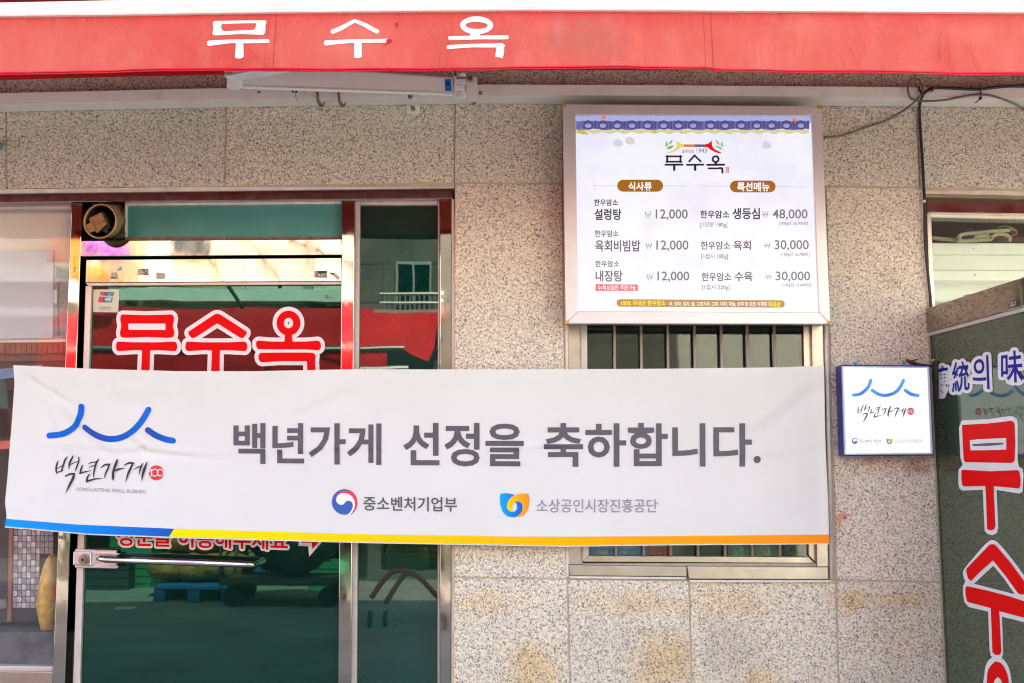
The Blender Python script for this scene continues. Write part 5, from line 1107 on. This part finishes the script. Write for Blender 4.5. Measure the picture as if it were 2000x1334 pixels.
for z in (2.4,2.9,3.4,3.9,4.4,4.9): MB().box(xs0, xs1+2, -9.2, -9.195, z, z+.025).obj('joint', jm, sw)
for k, z in enumerate((2.4,2.9,3.4,3.9,4.4)):
    for q in range(5): x = xs0+.3+q*.75+(k%2)*.37; MB().box(x, x+.02, -9.2, -9.194, z+.026, z+.499).obj('joint', jm, sw)
fr2 = rb(770,508,842,600,9.15,.05,'window_frame',pbr('dim_frame', (.30,.33,.30), .5),sw,.01)
rb(775,513,803,596,9.12,.02,'window_pane',dkp,fr2); rb(808,513,838,596,9.12,.02,'window_pane',dkp,fr2)
rl_ = pbr('rail_steel', (.34,.34,.32), .35, .8)
for k in range(12):
    x = 748+k*10; a = R(x, 612, 9.0); b = R(x, 572, 9.0); MB().tube([a, b], .014, 8).obj('baluster', rl_, sw)
for y in (572, 590): MB().tube([R(738,y,9.0), R(864,y,9.0)], .022, 8).obj('handrail', rl_, sw)
rb(735,612,868,622,9.19,.4,'balcony_slab',bpy.data.materials['dim_frame'],sw)
MB().box(-14, 9, -9.598, -9.35, 3.45, 3.6).obj('cornice', wf, ob)
for k, (x, wd) in enumerate(((252,16),(300,8),(455,22),(600,10),(640,26),(50,30),(180,12))): rb(x,300,x+wd,596,9.6,.10,'pilaster',pbr('pilaster_%d' % k, lin(((176,160,124),(232,222,196),(196,186,164),(150,142,128),(226,214,186),(190,180,160),(236,226,200))[k]), .7, var=.1), ob)
for k, (x0,y0,x1,y1) in enumerate(((330,480,440,560),(500,470,590,545),(180,470,240,540),(-60,430,90,500))): 
    wq = rb(x0,y0,x1,y1,9.62,.03,'wall_panel',pbr('render_patch_%d' % k, lin(((214,196,160),(186,176,158),(170,150,120),(222,214,196))[k]), .8, var=.1), ob)
for k, (x, yy) in enumerate(((215,.0),(232,.0),(268,.0))): MB().tube([R(x,300,9.4), R(x+4,620,9.4)], .05, 10).obj('drain_pipe', pbr('drain_%d' % k, lin((205,190,150)), .5), ob, smooth=True)
for k, pts in enumerate(([(380,470),(410,500),(430,540),(470,600)],[(480,465),(520,510),(545,560)],[(560,465),(620,490),(700,520)])):
    o = MB().tube(cr([R(x,y,6.8) for x,y in pts],5), .02, 6).obj('overhead_wire', 'black', loc=tuple(R(*pts[0],6.8)), smooth=True); tag(o, ['first overhead wire sagging across the street','second overhead wire across the street','third overhead wire across the street'][k], 'wire')
# left stretch: pale board sign, brick band
br = thing('low_shop', 'low brown shop wall across the street at the left', 'building', (-6.2, -9.3, 0))
MB().box(-13, R(113,600,9.3).x, -9.59, -9.3, 0, 3.0).obj('wall', pbr('dark_brown_wall', lin((92,52,40)), .8, var=.2), br)
# red awning opposite
oa = thing('opposite_awning', 'bright red fabric awning across the street mirrored in the shop door', 'awning', (-2.5,-8.4,2.6))
red1 = pbr('opposite_red_canvas', (.95,.008,.02), .6, var=.25, vs=3, bump=.05, bs=3, trans=.15, spec=.1)
xa, xb = R(118,600,8.2).x, R(852,600,8.2).x
def sheet(x0, x1, pr_, name, mat, parent, nx=60, amp=.03):
    m = MB(); n = len(pr_); vs = []
    for j in range(n):
        for i in range(nx+1):
            x = x0+(x1-x0)*i/nx; y, z = pr_[j]; vs.append((x, y+amp*noise.noise(Vector((x*1.5, j*.7, 2))), z+amp*.8*noise.noise(Vector((x*1.1, j*.9, 8)))))
    m.add(vs, [(j*(nx+1)+i, j*(nx+1)+i+1, (j+1)*(nx+1)+i+1, (j+1)*(nx+1)+i) for j in range(n-1) for i in range(nx)]); return m.obj(name, mat, parent, smooth=True, fix=False)
zA = R(0,597,9.2).z; zB = R(0,676,7.6).z; zC = R(0,718,7.6).z
sheet(xa, xb, [(-9.3,zA),(-8.9,zA-.10),(-8.4,zA-.25),(-7.9,zB+.12),(-7.6,zB)], 'canopy', red1, oa)
sheet(xa, xb-.5, [(-7.58,zB-.03),(-7.57,(zB+zC)/2),(-7.58,zC),(-7.60,zC-.45)], 'valance', red1, oa)
MB().tube([(xa,-7.56,zB-.02),(xb,-7.56,zB-.02)], .025, 8).obj('front_rail', rl_, oa)
vs = [R(785,680,7.5),R(858,604,7.7),R(846,675,7.5),R(832,703,7.45),R(800,690,7.45)]
MB().add(vs, [(0,1,2),(0,2,3),(0,3,4)]).obj('torn_flap', red1, oa, fix=False)
MB().tube([R(700,718,7.2),R(795,718,7.2)], .03, 8).obj('front_rail', rl_, oa)
# dark shop mouth under it
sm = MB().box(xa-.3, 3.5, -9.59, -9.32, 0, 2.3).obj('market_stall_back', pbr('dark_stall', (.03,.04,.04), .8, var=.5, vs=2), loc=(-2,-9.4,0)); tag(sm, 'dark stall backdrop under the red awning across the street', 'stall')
# orange and purple sign
og = thing('fruit_sign', 'orange shop sign with purple balls above the street at the left', 'sign', tuple(R(140,545,8.0)))
rb(100,452,168,548,8.0,.15,'panel',pbr('orange_panel', lin((250,130,20)), .5, var=.1), og, .02)
for (x, y, r) in ((180,480,.09),(196,478,.11),(214,485,.09),(226,475,.08),(236,495,.07),(172,497,.08),(205,500,.08)): MB().sphere(R(x,y,7.9), r).obj('purple_ball', pbr('purple_ball', lin((160,90,200)), .3) if 'purple_ball' not in bpy.data.materials else bpy.data.materials['purple_ball'], og, smooth=True)
MB().sphere(R(182,545,7.9), .16).obj('orange_ball', bpy.data.materials['orange_panel'], og, smooth=True)
# pallet with sacks of potatoes
pa = thing('blue_pallet', 'blue plastic pallet across the street mirrored low in the door', 'pallet', (-3.2,-7.3,0))
pbm = pbr('pallet_blue', lin((40,100,160)), .5, var=.1); z1 = R(0,1135,7.3).z
a, b = R(300,1165,7.3).x, R(455,1165,7.3).x
MB().box(a, b, -8.2, -7.2, .13, .17).obj('deck', pbm, pa, bevel=.005)
for k in range(3):
    x = a+(b-a-.12)*k/2; MB().box(x, x+.12, -8.2, -7.21, .001, .129).obj('foot', pbm, pa, bevel=.005)
sack = pbr('potato_sack', lin((170,120,62)), .5, var=.4, vs=14, bump=.03, bs=12)
for k, (px_, zc, s) in enumerate(((330,.34,.24),(375,.33,.25),(420,.35,.24),(448,.32,.2),(350,.62,.22),(400,.62,.22),(425,.66,.18))):
    m = MB().sphere((0,0,0), 1, 16, 12); cx_ = R(px_,1100,7.5).x
    for v in m.v:
        nn = noise.noise(v*2+Vector((k,0,0))); v.x *= s*1.15+.03*nn; v.y *= s+.03*nn; v.z *= s*.68+.03*nn; v += Vector((cx_,-7.6,zc))
    o = m.obj('potato_sack', sack, loc=(cx_,-7.6,zc-s*.7), smooth=True); tag(o, ['leftmost lower sack of potatoes on the blue pallet','second lower sack of potatoes on the blue pallet','third lower sack of potatoes on the blue pallet','rightmost lower sack of potatoes on the blue pallet','left upper sack of potatoes on the pile','middle upper sack of potatoes on the pile','small right upper sack of potatoes on the pile'][k], 'sack', 'potato sacks on the blue pallet')
# platform trolley and covered load
tl = thing('platform_trolley', 'dark platform trolley with a loop handle across the street', 'trolley', (-2.4,-6.8,0))
a, b = R(422,1150,6.8).x, R(660,1150,6.8).x
MB().box(a, b, -7.5, -6.8, .22, .27).obj('platform', pbr('trolley_grey', (.06,.06,.06), .6), tl, bevel=.01)
MB().tube(cr([(a,-6.85,.26),(a,-6.85,.9),(a,-7.1,.98),(a,-7.4,.9),(a,-7.4,.26)],4), .018, 8).obj('handle', rl_, tl, smooth=True)
for x in (a+.12, b-.12):
    for y in (-6.9,-7.4): MB().tube([(x,y-.02,.10),(x,y+.02,.10)], .10, 16).obj('wheel', 'black', tl)
m = MB().sphere((0,0,0), 1, 22, 16)
for v in m.v:
    nn = noise.noise(v*2.4); v.x *= (b-a)*.42+.08*nn; v.y *= .3+.05*nn; v.z *= .52+.06*nn; v += Vector(((a+b)/2+.05,-7.15,.78))
o = m.obj('tarp_load', pbr('dark_tarp', (.035,.055,.06), .5, var=.3, bump=.05, bs=4), loc=((a+b)/2,-7.15,.27), smooth=True); tag(o, 'dark tarpaulin covered load on the platform trolley', 'tarpaulin')
# crates and a standing figure's boots by the trolley
crm = [pbr('crate_green', (.03,.20,.10), .5, var=.2), pbr('crate_dark', (.03,.04,.05), .6), pbr('crate_blue', (.03,.10,.22), .5), pbr('crate_yellow', (.35,.28,.06), .5)]
for k, (px_, w_, z_, d_, mi, lb) in enumerate(((205,.5,0,8.3,1,'dark crate at the far left under the red awning across the street'),(250,.5,0,8.5,0,'green crate on the ground left of the blue pallet'),(250,.48,.32,8.5,0,'green crate stacked on another left of the blue pallet'),(470,.45,0,8.7,2,'blue crate behind the platform trolley'),(520,.5,0,8.8,0,'green crate behind the platform trolley'),(520,.46,.33,8.8,3,'yellow crate stacked behind the platform trolley'),(600,.5,0,8.6,1,'dark crate right behind the tarpaulin load'),(600,.5,.33,8.6,2,'blue crate stacked right behind the tarpaulin load'),(300,.45,0,8.9,1,'dark crate deep behind the blue pallet'),(640,.4,.0,8.3,0,'green crate at the right under the red awning'))):
    x = R(px_,1100,d_).x; t_ = thing('crate', lb, 'crate', (x,-d_,z_), 'crates under the red awning across the street')
    MB().box(x-w_/2, x+w_/2, -d_, -d_+.03, z_, z_+.30).box(x-w_/2, x+w_/2, -d_-.35, -d_-.32, z_, z_+.30).box(x-w_/2, x-w_/2+.03, -d_-.319, -d_-.001, z_, z_+.30).box(x+w_/2-.03, x+w_/2, -d_-.319, -d_-.001, z_, z_+.30).box(x-w_/2+.031, x+w_/2-.031, -d_-.319, -d_-.001, z_+.002, z_+.02).obj('body', crm[mi], t_)
    for q in range(3): MB().box(x-w_/2-.005, x+w_/2+.005, -d_+.03, -d_+.04, z_+.05+q*.09, z_+.08+q*.09).obj('slat', crm[mi], t_)
o = MB().box(R(235,1162,7).x, R(272,1162,7).x, -6.9, -6.75, .002, .006).obj('paper_scrap', 'outline', loc=(R(250,1162,7).x,-6.8,0)); tag(o, 'white scrap of paper on the street mirrored in the door', 'paper')
# shopping cart
ct = thing('shopping_cart', 'shopping cart on red tube legs mirrored in the narrow side pane', 'cart', (-.95,-5.9,0))
rt_ = pbr('red_tube', lin((196,30,34)), .4); wire = pbr('cart_wire', lin((110,50,40)), .4, .3)
Yc = 5.6
def RC(x, y): return R(x, y, Yc)
for pts in ([(720,1172),(757,1122),(800,1118)], [(748,1184),(782,1130),(800,1124),(815,1130),(860,1175)]):
    MB().tube(cr([RC(*q) for q in pts],4), .024, 10).obj('leg', rt_, ct, smooth=True)
for q in ((718,1185),(748,1200),(862,1186)):
    c = RC(*q); c.z = .07; MB().tube([c+Vector((-.015,0,0)), c+Vector((.015,0,0))], .07, 14).obj('wheel', 'black', ct)
a, b = RC(742,1010), RC(862,1115)
wires = MB()
for k in range(10):
    t = k/9; wires.tube([(a.x+(b.x-a.x)*t,-Yc-.02,b.z),(a.x-.04+(b.x-a.x+.08)*t,-Yc-.02,a.z)], .005, 5)
    wires.tube([(a.x,-Yc-.02,b.z+(a.z-b.z)*t),(b.x,-Yc-.02,b.z+(a.z-b.z)*t)], .005, 5); wires.tube([(a.x,-Yc-.02-.4*t,b.z),(a.x,-Yc-.02-.4*t,a.z)], .005, 5); wires.tube([(b.x,-Yc-.02-.4*t,b.z),(b.x,-Yc-.02-.4*t,a.z)], .005, 5); wires.tube([(a.x,-Yc-.02-.4*t,b.z),(b.x,-Yc-.02-.4*t,b.z)], .005, 5)
wires.obj('wire_basket', wire, ct)
for k in range(7):
    c = Vector((a.x+.06+(b.x-a.x-.12)*((k*37)%7)/6, -Yc-.2+.08*((k*13)%3-1), b.z+.09+.10*(k//4))); m = MB().sphere(c, .085, 12, 10, (1,1,1.35)); o = m.obj('cabbage', pbr('cabbage', lin((168,160,70)), .5, var=.4, vs=25, bump=.02, bs=20) if 'cabbage' not in bpy.data.materials else bpy.data.materials['cabbage'], loc=tuple(c-Vector((0,0,.1))), smooth=True)
    tag(o, ['bottom left','bottom right','bottom second','bottom third','top left','top middle','top right'][k]+' pale cabbage in the shopping cart basket', 'cabbage', 'cabbages in the shopping cart')

# small round cap at the left edge of the wall
c = P(-5, 283, -.01); o = MB().tube([c+Vector((0,-.02,0)), c+Vector((0,.008,0))], .016, 20).obj('wall_cap', pbr('cap_plastic', lin((130,140,150)), .4), loc=tuple(c), bevel=.003); tag(o, 'small grey round cap on the granite at the far left edge', 'wall cap')

# ------------------------------------------------------------------ shallow display room behind the left pane
def sheetobj(q, y, t, name, mat, label, cat, bevel=0):
    o = MB().prism(q, y, t).obj(name, mat, loc=tuple(P(*q[3], y)), bevel=bevel); tag(o, label, cat); return o
sheetobj(((-700,404),(150,400),(150,668),(-700,672)), .110, .02, 'cream_panel', pbr('cream_panel', lin((246,241,226)), .6, var=.03), 'cream panel filling the top of the far left pane', 'panel')
sheetobj(((-700,520),(103.5,487),(103.5,660),(-700,676)), .095, .006, 'pale_board', pbr('pale_grey_board', lin((206,210,222)), .6, var=.02), 'plain pale blue grey board behind the far left pane', 'board')
gd = sheetobj(((104.5,518),(150,528),(150,664),(104.5,658)), .100, .006, 'grey_notice', pbr('grey_notice', lin((168,160,160)), .6, var=.3, vs=30), 'narrow grey notice beside the pale board behind the left pane', 'notice')
for q in (((110,522),(140,530),(140,548),(110,542)), ((112,552),(116,552),(116,655),(112,655))): MB().prism(q, .0985, .001).obj('printed_frame', pbr('notice_grey', lin((120,112,114)), .6), gd)
sheetobj(((104,566),(111,566),(111,592),(104,592)), .0990, .0009, 'switch_plate', pbr('switch_white', lin((236,236,236)), .4), 'small white switch plate at the edge of the pale board', 'plate')
bw = thing('brick_ledge', 'brown brick ledge under the pale board inside the far left pane', 'ledge', tuple(P(60,740,.12)))
MB().prism(((-700,670),(150,663),(150,760),(-700,775)), .125, .03).obj('mortar', pbr('ledge_mortar', lin((96,62,50)), .9, var=.2), bw)
bm_ = pbr('ledge_brick', lin((158,88,60)), .8, var=.3, vs=40)
for k in range(-14, 15):
    x = k*10.4; t_ = 664-(x-150)*.012
    if x+9.4 < 150: MB().prism(((x,t_+2),(x+9.2,t_+2),(x+9.2,t_+25),(x,t_+25)), .118, .02).obj('brick', bm_, bw, bevel=.001)
MB().prism(((-700,706),(96,697),(150,705),(150,714),(-700,728)), .112, .03).v if False else None
MB().prism(((-700,704),(150,694),(150,704),(-700,718)), .105, .04).obj('coping', pbr('ledge_coping', lin((120,72,56)), .7, var=.2), bw, bevel=.002)
for q, c_, lb, nm in ((((-10,722),(80,712),(84,730),(-10,742)), (120,150,190), 'blue grey cloth strip under the brick ledge in the left pane', 'blue_cloth'), (((-20,745),(12,742),(20,860),(-20,862)), (40,92,84), 'teal cloth hanging beside the banner corner in the left pane', 'teal_cloth'), (((-40,860),(26,856),(26,876),(-40,880)), (236,120,96), 'coral strip beside the banner edge in the left pane', 'coral_strip'), (((-60,790),(24,800),(24,855),(-60,858)), (110,24,20), 'dark red cloth beside the banner edge in the left pane', 'red_cloth')):
    sheetobj(q, .110, .004, nm, pbr(nm, lin(c_), .8, var=.3, vs=18), lb, 'cloth')
cu = thing('tiled_curtain', 'dark curtain hung with rows of silvery tiles behind the far left pane', 'curtain', tuple(P(60,1190,.16)))
MB().prism(((-700,770),(150,760),(130,1215),(-700,1215)), .170, .01).obj('cloth', pbr('black_cloth', (.022,.02,.025), .8, var=.3), cu)
sil = [pbr('silver_tile_%d' % k, lin(c), .4, .1, .5, 160) for k, c in enumerate(((212,204,214),(176,168,180),(150,150,158)))]
for r_ in range(15):
    for c_ in range(9):
        if c_ > 5 and r_ > 5: continue
        x0, y0 = 27+c_*8.7-r_*.15, 1012+r_*11.8
        if x0 > 108: continue
        wv = .004*math.sin(c_*1.3)
        MB().prism(((x0,y0),(x0+7.6,y0),(x0+7.4,y0+10.2),(x0,y0+10.2)), .158+wv, .004).obj('tile', sil[(r_*7+c_*5) % 3 if c_ < 6 else 2], cu)
MB().prism(((18,1000),(25,1000),(21,1215),(14,1215)), .150, .01).obj('wooden_post', pbr('brown_wood', lin((150,92,62)), .7, var=.2), cu)
def bag(cx, cy, rx, rz, mat, label, y=.14):
    m = MB().sphere((0,0,0), 1, 22, 20); c = P(cx, cy, y)
    for v in m.v:
        nn = noise.noise(v*2.6+Vector((cx,0,0))); n2 = noise.noise(v*6); k = 1+.10*nn+.05*n2; v.x *= rx*k*(1-.2*v.z); v.y *= .05*k; v.z *= rz*k; v += c
    o = m.obj('yellow_bag', mat, loc=tuple(c-Vector((0,0,rz))), smooth=True); tag(o, label, 'bag')
bag(98, 1158, .038, .13, pbr('yellow_plastic', lin((236,176,70)), .28, var=.35, vs=40, bump=.006, bs=60), 'tall yellow plastic bag standing by the tiled curtain in the left pane')
sheetobj(((102,1148),(107,1148),(107,1172),(102,1172)), .075, .002, 'red_tag', pbr('red_tag', lin((210,30,36)), .5), 'small red tag on the tall yellow bag in the left pane', 'tag')
sheetobj(((-10,1172),(12,1170),(12,1188),(-10,1190)), .150, .01, 'grey_case', pbr('grey_case', lin((120,118,122)), .5), 'small grey case low at the far left edge behind the glass', 'case', .002)
fz = P(60,1215,.16).z
MB().box(-2.9, -1.36, .075, 1.2, fz-.60, fz-.02).obj('plinth', pbr('dark_floor_stone', (.10,.10,.105), .6, var=.5, vs=14, bump=.003, bs=20), loc=(-2,.5,fz-.6)); tag(bpy.data.objects['plinth'], 'dark stone plinth floor inside the far left window', 'plinth')
